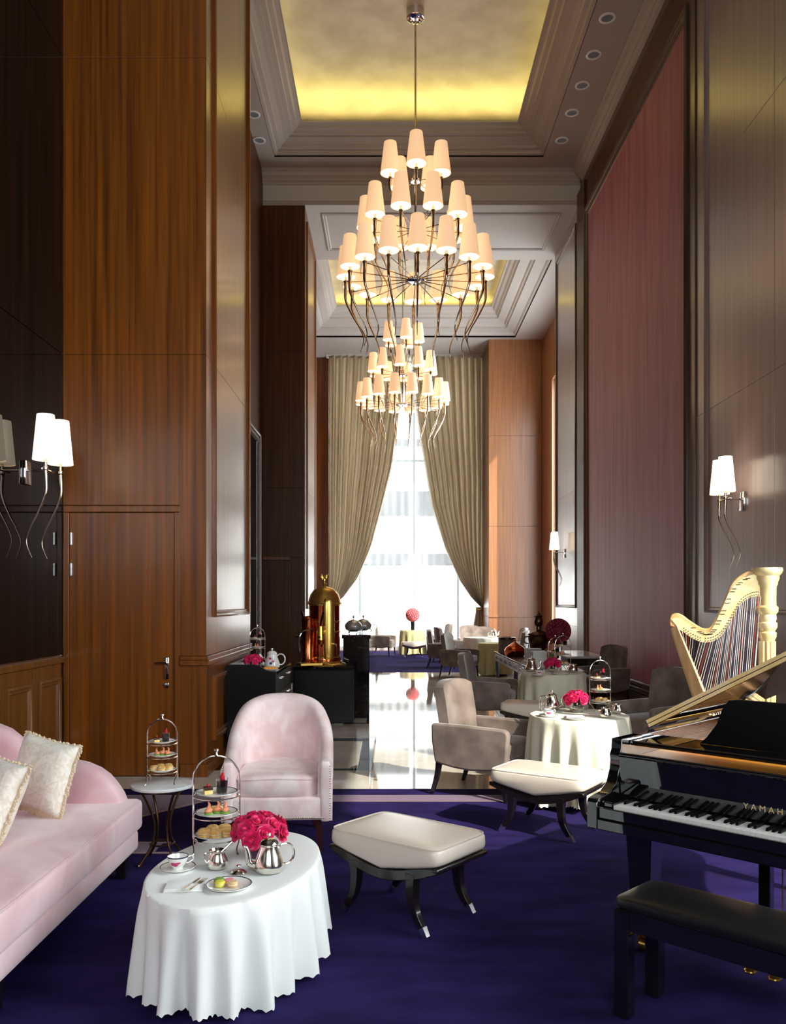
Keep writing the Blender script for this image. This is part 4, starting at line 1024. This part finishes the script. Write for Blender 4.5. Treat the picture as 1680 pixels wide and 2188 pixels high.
# ---- side table stand
sp_ = tp(347,1673,.5); cake_stand((sp_[0],sp_[1],.5005), R(5), .435, .088, (.075,.17,.255), 'on the marble side table')

# ---- tea table nearer the piano
z1 = .7235
def o1(px,py): return tp(px,py,z1)+(z1,)
cake_stand(o1(1283,1519), R(10), .46, .088, (.075,.17,.27), 'on the piano-side tea table', rich=False)
v = o1(1233,1522); glass_bowl(v, 1.1, 'clear glass vase of roses on the tea table nearer the piano', 'flower vases')
bouquet((v[0],v[1],z1+.10), .08, 13, 'magenta roses in glass on the tea table nearer the piano', .95)
teapot(o1(1180,1516), R(160), .95, 'silver', 'silver teapot at the rim of the tea table nearer the piano', 'silver teapots')
teacup(o1(1172,1531), .95, 'white teacup on the tea table nearer the piano', 'cups and saucers')
creamer(o1(1294,1533), R(200), 1.05, 'silver pot on a small tray on the tea table nearer the piano', 'silver pots', False)
creamer(o1(1320,1524), R(20), 1.0, 'silver pot beside its twin on the tea table nearer the piano', 'silver pots', False)
q = o1(1228,1537); plate(q, .09, 'white plate with napkin on the tea table nearer the piano', 'plates', 'porcelain')
nap2 = tag(MB().rbox(-.07,-.04,0,.07,.04,.012,.004).build('napkin', M['linen']), 'folded napkin on the plate of the tea table nearer the piano', 'napkin'); nap2.location = (q[0],q[1],z1+.0175)
wg = thing('water_glass', 'clear stemless water glass beside the silver teapot', 'glass', o1(1160,1519))
MB().lathe([(0,0),(.026,0),(.033,.05),(.031,.095),(.0295,.095),(.031,.05),(.024,.006),(0,.006)],24).build('tumbler', M['glass'], wg)
# ---- middle tea table
def o2(px,py): return tp(px,py,z1)+(z1,)
v = o2(1182,1436); glass_bowl(v, 1.1, 'clear glass vase of roses on the middle tea table', 'flower vases')
bouquet((v[0],v[1],z1+.095), .088, 13, 'magenta roses in glass on the middle tea table', 1.05)
teapot(o2(1136,1435), R(170), 1.2, 'silver', 'silver teapot on the middle tea table', 'silver teapots')
teacup(o2(1152,1443), 1.15, 'white teacup on the middle tea table', 'cups and saucers')
creamer(o2(1225,1436), 0, 1.4, 'silver pot on the middle tea table', 'silver pots', False)
q = o2(1198,1441); plate(q, .12, 'white plate on the middle tea table', 'plates', 'porcelain')
cake_stand((o2(1196,1430)[0],11.35,z1), R(12), .5, .105, (.08,.21,.33), 'on the middle tea table', rich=False)
# ---- far tables
def vase_bunch(loc, rad, h, vm, fm, label, vlabel, n=170, stem=.0):
    va = tag(MB().lathe([(0,0),(.05,0),(.055,.01),(.06,h-.01),(.06,h),(.052,h),(.05,.02),(0,.02)],20).build('flower_vase', vm), vlabel, 'vase', 'tall flower vases'); va.location = loc
    t = thing('flower_ball', label, 'flowers', (loc[0],loc[1],loc[2]+h+rad*.8+stem), 0, 'round flower balls')
    b = MB(); g = PI*(3-5**.5)
    for k in range(n):
        zz = 1-2*(k+.5)/n; c = math.sqrt(1-zz*zz); d = Vector((c*math.cos(k*g), c*math.sin(k*g), zz)); u = d.orthogonal().normalized(); w = d.cross(u)
        p = d*rad*.8; s = rad*.15
        b.add([p+u*s*.6, p+w*s*.6, p-u*s*.6, p-w*s*.6, d*rad+u*s, d*rad+w*s, d*rad-u*s, d*rad-w*s, d*rad*.9], [(0,1,5,4),(1,2,6,5),(2,3,7,6),(3,0,4,7),(4,5,8),(5,6,8),(6,7,8),(7,4,8)])
    b.sq(0,0,0,rad*.85,rad*.85,rad*.85,1,1,16,10)
    f = b.build('florets', fm, t, ang=30); f['kind'] = 'stuff'
    MB().tube([(0,0,-rad*.8),(0,0,-rad*.8-h*.7-stem)],.02,8).build('stems', M['leaf_green'], t)
vase_bunch((.72,26.45,.764), .22, .30, M['satin_bk'], M['coral'], 'ball of coral flowers on the far cream table', 'black cylinder vase under coral flowers on the far table')
glass_bowl((2.62,21.8,z1), 1.5, 'small glass vase on the sunlit table', 'flower vases')
glass_bowl((2.55,18.9,z1), 1.6, 'small dark green vase on the yellowish cloth', 'flower vases', 'leaf_green')
teapot((2.75,22.15,z1), R(200), 1.3, 'silver', 'silver teapot on the sunlit table', 'silver teapots')
# ================================================================ BAR CABINETS, COFFEE MACHINE
cab = thing('sideboard', 'black drawer sideboard with a scooped end panel against the pier', 'sideboard', (0,0,0))
ex0, ex1, ey0, ey1, ez = XP+.045, -1.177, 8.72, 10.04, 1.0
endp = [(ex0,.06),(ex1,.06),(ex1,.925),(ex1-.06,.93),(ex1-.11,.945),(ex1-.15,.975),(ex1-.19,.995),(ex1-.22,1.0),(ex0,1.0)]
MB().prism(endp, ey0, ey0+.03, lambda a,b,d: (a,d,b)).build('end_panel', M['satin_bk'], cab, bevel=.003)
MB().box(ex0,ey0+.031,.06,ex1-.02,ey1,.9).box(ex0,ey0+.031,.0,ex1-.05,ey1-.02,.06).box(ex0,ey0+.031,.9,ex0+.02,ey1,1.0).build('carcass', M['satin_bk'], cab, smooth=False, bevel=.003)
MB().box(ex0+.021,ey0+.032,.9,ex1,ey1,.925).build('stone_top', M['black_marble'], cab, smooth=False, bevel=.003)
for r_ in range(4):
    for c_ in range(2):
        a0 = ey0+.035+c_*.645; z0 = .08+r_*.205
        d = MB().box(ex1-.019,a0,z0,ex1,a0+.635,z0+.195).build('drawer', M['satin_bk'], cab, smooth=False, bevel=.003)
        MB().tube([(ex1+.0,a0+.24,z0+.14),(ex1+.025,a0+.24,z0+.14),(ex1+.025,a0+.40,z0+.14),(ex1+.0,a0+.40,z0+.14)],.006,8).build('handle', M['steel'], d)
zt = .9265
sd = lambda px,py: tp(px,py,zt)+(zt,)
q = (-1.47,9.05,zt); glass_bowl(q, 1.0, 'clear glass vase of roses on the black sideboard', 'flower vases'); bouquet((q[0],q[1],zt+.08), .075, 12, 'magenta roses on the black sideboard', .95)
cake_stand((-1.5,9.55,zt), R(30), .46, .085, (.08,.2,.3), 'on the black sideboard', rich=False)
teapot((-1.285,9.2,zt), PI*0, 1.25, 'porcelain', 'white porcelain coffee pot painted with flowers on the sideboard', 'porcelain pots', True)
q = (-1.265,8.92,zt); plate(q, .085, 'white plate of orange pastries on the sideboard', 'plates', 'porcelain')
for k in range(4): 
    t = tag(MB().sq(0,0,.016,.026,.02,.016,.8,.8,14,8).build('pastry', M['orange']), 'round orange pastry on the plate on the sideboard', 'pastry', 'orange pastries'); t.location = (q[0]-.045+.03*k,q[1]-.02+.012*k,zt+.0068)

bc = thing('bar_cabinet', 'low black cabinet carrying the brass coffee machine', 'cabinet', (0,0,0))
bx0,bx1,by0,by1 = -1.30,-.49,11.3,11.85
MB().box(bx0,by0+.02,.02,bx1,by1,.74).build('carcass', M['satin_bk'], bc, smooth=False, bevel=.01)
MB().box(bx0-.01,by0,.74,bx1+.01,by1,.78).build('stone_top', M['black_marble'], bc, smooth=False, bevel=.004)
MB().box(bx0+.02,by0+.004,.06,bx1-.02,by0+.02,.72).build('front_panel', M['satin_bk'], bc, smooth=False, bevel=.004)
ct = thing('marble_counter', 'black veined marble bar counter behind the coffee machine', 'counter', (0,0,0))
MB().box(-.66,11.95,0,-.29,17.0,1.13).build('body', M['black_marble'], ct, smooth=False, bevel=.004)
for k in range(4): MB().box(-.655+.0,11.935,.03+k*.277,-.295,11.951,.03+k*.277+.272).build('slab', M['black_marble'], ct, smooth=False, bevel=.003)
MB().box(-.68,11.9,1.13,-.27,17.05,1.185).build('top', M['black_marble'], ct, smooth=False, bevel=.006)
for k,(x,y) in enumerate(((-.53,12.3),(-.40,12.75))):
    t = thing('chafing_pot', 'domed silver tureen on the marble counter', 'tureen', (x,y,1.194), .4*k, 'silver tureens on the counter')
    MB().lathe([(0,.02),(.05,.02),(.11,.05),(.125,.09),(.125,.1),(0,.1)],24).build('bowl', M['silver_plate'], t)
    l = MB().lathe([(.13,.1),(.128,.11),(.115,.14),(.08,.175),(.03,.195),(.01,.2)],24).build('lid', M['silver_plate'], t)
    MB().lathe([(.008,.198),(.006,.215),(.018,.228),(.012,.245),(0,.265)],12).build('finial', M['silver_plate'], l)
    for a in range(3): MB().tube(sm([(.1*math.cos(a*2.1),.1*math.sin(a*2.1),.05),(.13*math.cos(a*2.1),.13*math.sin(a*2.1),.03),(.12*math.cos(a*2.1),.12*math.sin(a*2.1),0)],3),.008,6).build('foot', M['silver_plate'], t)
# coffee machine: upright domed boiler
cm = thing('coffee_machine', 'tall domed brass and copper espresso machine with eagle finial', 'coffee machine', (-.895,11.58,.782), R(20))
MB().lathe([(0,0),(.30,0),(.305,.012),(.29,.03),(.25,.04),(.24,.06),(0,.06)],40).build('base', M['brass'], cm)
MB().lathe([(0,.06),(.22,.06),(.222,.10),(.212,.12),(.212,.84),(.0,.84)],40).build('boiler', M['copper'], cm)
MB().lathe([(.225,.835),(.232,.85),(.225,.865),(.218,.90),(.195,.97),(.15,1.03),(.09,1.065),(.03,1.08),(.0,1.082)],40).build('dome', M['brass'], cm)
for zz in (.115,.46,.6,.825): MB().lathe([(.212,zz-.012),(.219,zz-.008),(.219,zz+.008),(.212,zz+.012)],40).build('band', M['brass'], cm)
rv = MB()
for k in range(24): rv.sq(.23*math.cos(k*PI/12),.23*math.sin(k*PI/12),.85,.008,.008,.008,1,1,6,4)
rv.build('rivets', M['brass'], cm)['kind'] = 'stuff'
MB().sq(0,-.19,.50,.085,.06,.42,.35,.8,24,14).build('brass_front', M['brass'], cm)
eg = MB().lathe([(.03,1.075),(.018,1.10),(.028,1.115),(.012,1.125)],14)
eg.sq(0,0,1.165,.028,.022,.045,.9,.9,12,8); eg.sq(.0,-.018,1.222,.015,.018,.017,.9,.9,10,6); eg.tube([(0,-.03,1.222),(0,-.048,1.212)],[.006,.001],6)
for s in (-1,1): eg.tube(sm([(s*.015,0,1.15),(s*.035,.008,1.19),(s*.05,.012,1.225),(s*.04,.016,1.25)],4),[.024]*4+[.028]*4+[.022]*4+[.008],6,1,.4)
eg.build('eagle_finial', M['brass'], cm)
def group_head(a, rr):
    c,s = math.cos(a), math.sin(a); P = lambda o,l,z: (c*o-s*l, s*o+c*l, z)
    g = MB().tube([P(.2,0,.46),P(rr,0,.46)],.05,14); g.tube([P(rr-.03,0,.54),P(rr-.03,0,.36)],[.045,.055],16)
    gh = g.build('group_head', M['brass'], cm)
    MB().tube([P(rr-.03,0,.55),P(rr,.02,.66),P(rr+.03,.05,.74)],[.012,.012,.014],8).tube([P(rr+.0,0,.40),P(rr+.10,0,.40)],[.012,.018],8).build('lever', M['satin_bk'], gh)
    MB().tube([P(rr-.03,0,.36),P(rr-.03,0,.30)],[.055,.05],16).build('portafilter', M['copper'], gh)
for a in (PI+.15, -PI/2-.45, PI-.9): group_head(a, .33)
MB().lathe([(0,.06),(.09,.06),(.095,.08),(.085,.1),(.085,.62),(.095,.64),(.06,.67),(0,.68)],24,(-.26,-.1,0)).build('side_cylinder', M['copper'], cm)
MB().tube(sm([(-.2,-.2,.5),(-.36,-.24,.48),(-.42,-.24,.36),(-.41,-.24,.2)],4),.009,8).build('steam_pipe', M['chrome'], cm)
MB().tube(sm([(.05,-.24,.3),(.07,-.32,.29),(.075,-.34,.15)],4),.009,8).build('steam_pipe', M['chrome'], cm)
MB().box(-.42,-.34,.02,-.12,-.1,.055).build('drip_tray', M['brass'], cm, smooth=False, bevel=.004)

# ================================================================ CONSOLE WITH PORCELAIN FRONT
cs = thing('console_table', 'long console with blue and white painted frieze beyond the middle table', 'console', (0,0,0))
kx0,kx1,ky0,ky1 = 2.12,2.85,12.1,17.1
MB().box(kx0,ky0,.62,kx1,ky1,.65).build('top', M['ebony'], cs, smooth=False, bevel=.004)
MB().box(kx0+.02,ky0+.02,.47,kx1-.02,ky1-.02,.62).build('frieze', M['blue_white'], cs, smooth=False)
for k in range(8):
    a0 = ky0+.06+k*.61
    p_ = MB().box(kx0+.006,a0,.475,kx0+.021,a0+.57,.612).build('frieze_panel', M['blue_white'], cs, smooth=False, bevel=.004)
    MB().sq(0,0,0,.004,.13,.035,.9,.9,14,6).xf(Matrix.Translation((kx0+.006,a0+.285,.543))).build('painted_motif', M['cobalt'], p_)
    for s in (-1,1): MB().sq(0,0,0,.004,.05,.022,.9,.9,10,6).xf(Matrix.Translation((kx0+.006,a0+.285+s*.17,.535))).build('painted_motif', M['cobalt'], p_)
for x in (kx0+.06,kx1-.06):
    for y in (ky0+.08,14.6,ky1-.08): MB().tube([(x,y,.48),(x,y,0)],[.055,.04],4).build('leg', M['ebony'], cs, bevel=.003)
# things on the console
zc = .6515
def urn(loc, s, m, label):
    t = thing('samovar', label, 'samovar', loc, 0)
    MB().lathe([(0,0),(.13*s,0),(.135*s,.03*s),(.06*s,.06*s),(.05*s,.12*s),(.09*s,.16*s)],24).build('foot', M[m], t)
    MB().lathe([(.08*s,.155*s),(.15*s,.22*s),(.185*s,.34*s),(.19*s,.40*s),(.17*s,.43*s),(.2*s,.45*s),(.19*s,.47*s),(.1*s,.52*s),(.05*s,.55*s),(.045*s,.60*s)],28).build('body', M[m], t)
    l = MB().lathe([(.04*s,.595*s),(.07*s,.63*s),(.085*s,.70*s),(.06*s,.76*s),(.085*s,.80*s),(.05*s,.82*s),(.02*s,.86*s),(0,.88*s)],20).build('crown', M[m], t)
    for sx in (-1,1): MB().tube(sm([(sx*.17*s,0,.42*s),(sx*.25*s,0,.40*s),(sx*.25*s,0,.31*s),(sx*.18*s,0,.29*s)],4),.012*s,8).build('handle', M[m], t)
    MB().tube(sm([(0,-.15*s,.24*s),(0,-.22*s,.24*s),(0,-.24*s,.2*s)],4),.013*s,8).build('tap', M[m], t)
urn((2.58,14.6,zc), .95, 'bronze', 'ornate dark bronze samovar on the console')
t = thing('lidded_dish', 'copper dish with conical lid on the console', 'dish', (2.32,15.6,zc), 0)
MB().lathe([(0,0),(.16,0),(.19,.03),(.2,.1),(.18,.12),(0,.12)],28).build('base', M['copper'], t)
l = MB().lathe([(.185,.12),(.17,.15),(.12,.19),(.06,.23),(.02,.26),(.012,.27)],28).build('lid', M['copper'], t); MB().lathe([(.01,.268),(.025,.285),(.015,.305),(0,.315)],12).build('knob', M['copper'], l)
t = thing('canister', 'round wooden canister at the end of the console', 'canister', (2.3,16.5,zc), 0)
MB().lathe([(0,0),(.17,0),(.175,.02),(.17,.27),(0,.27)],28).build('body', M['taupe'], t); MB().lathe([(.176,.262),(.176,.3),(.15,.315),(0,.32)],28).build('lid', M['mahogany'], t)
rb = random.Random(4)
for k in range(11):
    b0 = 12.75+k*.075; h = .25+rb.uniform(-.01,.02); mm = M['satin_bk'] if k % 2 else M['linen']
    t = thing('book', ('white' if k % 2 == 0 else 'black')+' spined menu book standing in the row on the console', 'book', (2.28,b0,zc), 0, 'menu books on the console')
    MB().box(-.1,0,0,.1,.012,h).box(-.1,.05,0,.1,.062,h).box(-.11,0,0,-.098,.062,h).build('cover', mm, t, smooth=False, bevel=.002)
    MB().box(-.097,.0125,.006,.092,.0495,h-.008).build('pages', M['linen'], t, smooth=False)
vase_bunch((2.64,13.2,zc), .20, .38, M['glass'], M['rose_red'], 'ball of burgundy flowers on the console', 'short glass vase under burgundy flowers on the console')
cake_stand((2.46,12.5,zc), R(20), .5, .11, (.09,.24), 'on the console', rich=False)
t = thing('sideboard', 'low dark sideboard with a pale stone top under the silk panel frame', 'sideboard', (0,0,0))
MB().box(3.1,14.7,.02,3.8,16.5,.66).build('carcass', M['ebony'], t, smooth=False, bevel=.005); MB().box(3.08,14.68,.66,3.8,16.52,.7).build('stone_top', M['white_marble'], t, smooth=False, bevel=.004)
# ================================================================ GRAND PIANO
PW, PL = 1.50, 1.95
pn = thing('grand_piano', 'black lacquer grand piano with raised lid and brass casters', 'piano', (.905,3.87,0), R(-45))     # local x along the keys, y away from the player
def outline(off=0.0):
    pts = [(0,.22),(0,PL-.30)]
    tail = sm([(0,PL-.30,0),(.06,PL-.10,0),(.22,PL,0),(.42,PL-.02,0),(.58,PL-.14,0),(.70,PL-.40,0),(.86,PL-.70,0),(1.10,PL-.88,0),(1.36,PL-.98,0),(1.47,PL-1.1,0),(1.5,PL-1.25,0)],6)
    pts += [(p.x,p.y) for p in tail[1:]] + [(1.5,.22)]
    if off:
        c = (.7,.9); q = []
        n = len(pts)
        for i,(x,y) in enumerate(pts):
            x0,y0 = pts[i-1] if i else pts[0]; x1,y1 = pts[min(i+1,n-1)]
            tx,ty = x1-x0,y1-y0; L = math.hypot(tx,ty) or 1; nx,ny = ty/L,-tx/L
            if i == 0 or i == n-1: nx,ny = (1,0) if i == 0 else (-1,0)
            q.append((x+nx*off,y+ny*off))
        pts = q
    return pts
o_, i_ = outline(), outline(.05)
vs = [(x,y,z) for z in (.66,1.0) for x,y in o_+i_[::-1]]
n = len(o_)
rim = MB()
ring = o_+i_[::-1]; rim.prism(ring, .66, 1.0, lambda a,b,d: (a,b,d)); rim.build('rim', M['lacquer'], pn, bevel=.004)
MB().prism(outline(.03), .66, .70, lambda a,b,d: (a,b,d)).build('bottom_board', M['lacquer'], pn, smooth=False)
MB().prism(outline(.052), .88, .905, lambda a,b,d: (a,b,d)).build('gold_plate', M['plate_gold'], pn, smooth=False)
st = MB()
for k in range(46):
    x = .1+k*.028; y1 = PL-.2 if x < .5 else PL-.2-(x-.5)*1.0
    st.tube([(x,.62,.925),(x*.85+.05,max(y1,.8),.925)],.0018,4)
st.build('piano_strings', M['copper'], pn)['kind'] = 'stuff'
# arms (cheeks) with the scroll
arm = [(0.0,.615),(.42,.615),(.42,1.0),(.22,1.0),(.215,.95),(.20,.925),(.205,.90),(.20,.86),(.17,.80),(.11,.765),(.05,.757),(.012,.75),(0,.735)]
for x0,x1 in ((0,.055),(PW-.055,PW)):
    MB().prism(arm, x0, x1, lambda a,b,d: (d,a,b)).build('cheek', M['lacquer'], pn, ang=30, bevel=.004)
MB().box(.055,.0,.615,PW-.055,.42,.665).build('key_bed', M['lacquer'], pn, smooth=False, bevel=.005)
MB().box(.055,.012,.665,PW-.055,.032,.715).build('key_slip', M['lacquer'], pn, smooth=False, bevel=.004)
for x0,x1 in ((.056,.115),(PW-.115,PW-.056)): MB().box(x0,.034,.666,x1,.19,.74).build('key_block', M['lacquer'], pn, smooth=False, bevel=.006)
kw = (PW-.234)/52
wk = MB().box(.0006,.036,.67,kw-.0006,.185,.728).mesh('white_key', M['ivory'], smooth=False)
bk = MB().prism([(.09,.728),(.185,.728),(.185,.739),(.097,.739)], -.0055,.0055, lambda a,b,d: (d,a,b)).mesh('black_key', M['satin_bk'], smooth=False)
for k in range(52):
    obj('white_key', wk, pn, (.117+k*kw,0,0))
    if k < 51 and (k+5) % 7 not in (2,6): obj('black_key', bk, pn, (.117+(k+1)*kw,0,0))
fb = MB().add([(.057,.203,.735),(PW-.057,.203,.735),(PW-.057,.186,.925),(.057,.186,.925),(.057,.222,.735),(PW-.057,.222,.735),(PW-.057,.206,.925),(.057,.206,.925)],[(0,1,2,3),(5,4,7,6),(0,4,5,1),(1,5,6,2),(2,6,7,3),(3,7,4,0)]).build('fallboard', M['lacquer'], pn, smooth=False, bevel=.003)
MB().tube([(.06,.192,.932),(PW-.06,.192,.932)],.011,10).build('fallboard_edge', M['lacquer'], pn)
cu = bpy.data.curves.new('lettering', 'FONT'); cu.body = 'YAMAHA'; cu.size = .036; cu.extrude = .0006; cu.align_x = 'CENTER'; cu.space_character = 1.55
tmp = bpy.data.objects.new('lettering', cu); C.objects.link(tmp); bpy.context.view_layer.update()
me = bpy.data.meshes.new_from_object(tmp.evaluated_get(bpy.context.evaluated_depsgraph_get())); bpy.data.objects.remove(tmp)
me.materials.clear(); me.materials.append(M['gilt']); tx = obj('lettering', me, fb)
tx.location = (PW/2-.015,.1915,.7775); tx.rotation_euler = (R(95.1),0,0)
tx.location.y = .1982
# shelf, music desk, folded front lid
MB().box(.06,.30,.965,PW-.06,.56,.985).build('music_shelf', M['lacquer'], pn, smooth=False, bevel=.005)
MB().tube([(.06,.30,.975),(PW-.06,.30,.975)],.012,8).build('shelf_edge', M['lacquer'], pn)
desk = [(.33,0),(.36,.03),(.40,.10),(.415,.17),(.44,.215),(.5,.222),(1.0,.222),(1.06,.215),(1.085,.17),(1.10,.10),(1.14,.03),(1.17,0)]
MB().prism(desk, 0, .018, lambda a,b,d: (a,.44+d+b*.32,.987+b*.95)).build('music_desk', M['satin_bk'], pn, bevel=.003)
# lid: hinged on the spine (x = 0), raised 30 degrees
LA = R(29); ca, sa = math.cos(LA), math.sin(LA)
lp = [(x,y) for x,y in outline(-.012) if y > .22]; lp = [(-.012,.60)]+[(x,y) for x,y in lp if y > .6]+[(1.512,.60)]
def lidf(a,b,d): return (-.012+(a+.012)*ca-d*sa, b, 1.003+(a+.012)*sa+d*ca)
MB().prism(lp, 0, .02, lidf).build('lid', M['lacquer'], pn, bevel=.003)
MB().prism([(-.012,.60),(1.512,.60),(1.512,.98),(-.012,.98)], .0225, .0425, lidf).build('folded_front_lid', M['lacquer'], pn, bevel=.003)
MB().prism([(.0,.592),(1.50,.592),(1.50,.6),(.0,.6)], .003, .0195, lidf).build('sunlit_lid_edge', M['gilt'], pn, smooth=False)  # sunlight on the lid and flap edges, painted as bright gilt strips
MB().prism([(.0,.592),(1.50,.592),(1.50,.6),(.0,.6)], .0235, .041, lidf).build('sunlit_lid_edge', M['gilt'], pn, smooth=False)
MB().prism([(.03,.62),(.09,.62),(.09,PL-.4),(.03,PL-.4)], -.001, .0, lidf).build('lid_hinge', M['gold'], pn, smooth=False)
MB().tube([(1.42,.95,.98),lidf(1.15,.95,-.001)],.011,8).build('lid_prop', M['lacquer'], pn)
def pleg(x, y):
    l = MB().tube([(x,y,.66),(x,y,.56)],[.105,.105],4).tube([(x,y,.56),(x,y,.125)],[.092,.06],4).build('leg', M['lacquer'], pn, smooth=False, bevel=.004)
    MB().tube([(x,y,.126),(x,y,.085)],[.062,.05],4).tube([(x-.016,y,.033),(x+.016,y,.033)],.033,16).tube([(x-.03,y,.09),(x-.03,y,.03)],.01,6).tube([(x+.03,y,.09),(x+.03,y,.03)],.01,6).build('caster', M['brass'], l)
pleg(.13,.30); pleg(PW-.13,.30); pleg(.36,PL-.28)
ly = MB().box(.52,.36,.10,.98,.46,.19).build('pedal_box', M['lacquer'], pn, smooth=False, bevel=.006)
for k in (-1,0,1): MB().rbox(.75+k*.10-.018,.24,.075,.75+k*.10+.018,.37,.09,.006).sq(.75+k*.10,.24,.083,.026,.03,.011,.8,.8,16,8).build('pedal', M['brass'], ly)
for k in (-1,1): MB().box(.75+k*.10-.025,.385,.19,.75+k*.10+.025,.435,.66).build('lyre_post', M['lacquer'], pn, smooth=False, bevel=.004)
for k in (-1,1): MB().tube([(.75+k*.05,.45,.15),(.75+k*.05,.72,.66)],.007,8).build('lyre_brace', M['lacquer'], pn)
for k in (-.03,0,.03): MB().tube([(.75+k,.41,.19),(.75+k,.41,.66)],.004,6).build('trapwork_rod', M['brass'], pn)

# ---- piano bench
pb = thing('piano_bench', 'black padded piano bench on square lacquered legs', 'bench', (.885,3.36,0), R(-45))
BL, BD = .76, .325
def puff(x,y,z): return (x,y,z+.012*(1-((x-BL/2)/(BL/2))**2)*(1-((y-BD/2)/(BD/2))**2)*(1 if z > .45 else 0))
MB().sq(BL/2,BD/2,.455,BL/2,BD/2,.027,.4,.16,64,12,puff).build('seat_pad', M['leather_bk'], pb)
MB().box(.012,.012,.35,BL-.012,BD-.012,.432).build('seat_box', M['lacquer'], pb, smooth=False, bevel=.003)
for x in (.036,BL-.036):
    for y in (.036,BD-.036): MB().box(x-.03,y-.03,0,x+.03,y+.03,.425).build('leg', M['lacquer'], pb, smooth=False, bevel=.004)
for x in (.07,BL-.07): MB().sq(x,.03,.345,.009,.009,.009,1,1,10,6).build('bolt', M['brass'], pb)

# ================================================================ HARP
HYv = 6.0; hk = HYv/F
hp = thing('harp', 'gilded concert harp with carved column behind the piano', 'harp', ((1640-HX)*hk, HYv, 0), R(-22))
ck = 1/math.cos(R(22))
def hq(px, py): return ((px-1640)*hk*ck*.985, CAMH+(HY-py)*hk)
up = [(1454,1340),(1453,1327),(1457,1315),(1469,1311),(1480,1316),(1492,1326),(1513,1341),(1525,1344),(1534,1338),(1546,1314),(1558,1284),(1571,1251),(1586,1232),(1606,1220),(1640,1212)]
lo = [(1640,1280),(1623,1275),(1608,1278),(1592,1290),(1580,1312),(1568,1336),(1555,1358.6),(1539,1372),(1519,1375),(1500,1367.5),(1482,1354),(1470,1346)]
ups = [(p.x,p.y) for p in sm([(a,b,0) for a,b in up],4)]; los = [(p.x,p.y) for p in sm([(a,b,0) for a,b in lo],4)]
nk = [hq(*p) for p in ups+los]
MB().prism(nk, -.03, .03, lambda a,b,d: (a,d,b)).build('neck', M['maple'], hp, bevel=.008)
inn = [hq(x,y+10) for x,y in ups[8:]]+[hq(x,y-1.0) for x,y in los[:-2]]
MB().prism(inn, -.036, -.0301, lambda a,b,d: (a,d,b)).build('action_plate', M['gilt'], hp, smooth=False)
pins = MB()
for k in range(40):
    t_ = k/39; i0 = t_*(len(los)-6)+1; x,y = los[int(i0)]
    for dy in (4,10): 
        a,b = hq(x,y-dy); pins.tube([(a,-.040,b),(a,-.034,b)],.004,6)
    if 12 < k < 34:
        x2,y2 = ups[min(len(ups)-1, int(lerp(len(ups)-4, 20, (k-12)/22)))]; a,b = hq(x2+3,y2+13); pins.tube([(a-.012,-.039,b),(a+.02,-.039,b)],.0028,5)
pins.build('tuning_pins', M['bronze'], hp)['kind'] = 'stuff'
H_ = 1.895
MB().lathe([(.0,.06),(.075,.06),(.08,.10),(.055,.14),(.05,.2),(.05,1.38),(.06,1.40),(.062,1.43),(.05,1.44),(.066,1.47),(.066,1.50),(.055,1.51),(.062,1.53),(.058,1.56),(.072,1.58),(.074,1.61),(.06,1.625),(.059,1.68),(.061,1.76),(.07,1.775),(.07,1.79),(.08,1.815),(.08,1.835),(.094,1.85),(.104,1.875),(.10,1.893),(0,1.895)],36,(0.0,0,0)).build('column', M['gilt'], hp)
fl = MB()
for k in range(12):
    a = 2*PI*k/12; fl.tube([(.05*math.cos(a),.05*math.sin(a),.22),(.05*math.cos(a),.05*math.sin(a),1.37)],.007,6)
fl.build('column_fluting', M['gilt'], hp)
# sound box: from shoulder down to the base, widening
def boxring(px, py, w, d0, d1):
    x, z = hq(px, py)
    # axis of the box runs down and to the column; board faces +x (towards the strings), shell behind
    return [(x+d1, -w, z), (x+d1, w, z), (x+d0*.3, w*.95, z-.01), (x-d0*.75, w*.5, z-.02), (x-d0, 0, z-.03), (x-d0*.75, -w*.5, z-.02), (x+d0*.3, -w*.95, z-.01)]
rgs = []
for k in range(9):
    t_ = k/8; py = lerp(1338,1752,t_); px = lerp(1464,1606,t_); rgs.append(boxring(px, py, lerp(.05,.19,t_), lerp(.035,.11,t_), lerp(.012,.05,t_)))
MB().loft(rgs).build('sound_box', M['maple'], hp, ang=25)
rg2 = [[(r[0][0]+.001,r[0][1]*.9,r[0][2]),(r[1][0]+.001,r[1][1]*.9,r[1][2]),(r[1][0]+.006,r[1][1]*.9,r[1][2]+.003),(r[0][0]+.006,r[0][1]*.9,r[0][2]+.003)] for r in rgs]
MB().loft(rg2).build('soundboard', M['spruce'], hp, smooth=False)
MB().prism([(-.36,-.2),(-.1,-.22),(.1,-.14),(.13,0),(.1,.14),(-.1,.22),(-.36,.2)], .0, .12, lambda a,b,d: (a,b,d)).build('base', M['maple'], hp, bevel=.02)
for k in range(40):
    t_ = k/39
    x,y = los[int(lerp(len(los)-4, 3, t_**.9))]; ax_, az_ = hq(x,y-3)
    bt = lerp(.09,.86,t_); r0 = rgs[int(bt*8)]; r1 = rgs[min(8,int(bt*8)+1)]; f_ = bt*8-int(bt*8)
    bx_ = lerp(r0[0][0],r1[0][0],f_)+.008; bz_ = lerp(r0[0][2],r1[0][2],f_)
    MB().tube([(ax_,-.042,az_),(bx_,0,bz_)],.0016 if k < 26 else .0022,4).build('string', M['string_r' if k % 7 == 2 else 'string_b' if k % 7 == 5 else 'string_w'], hp, smooth=False)
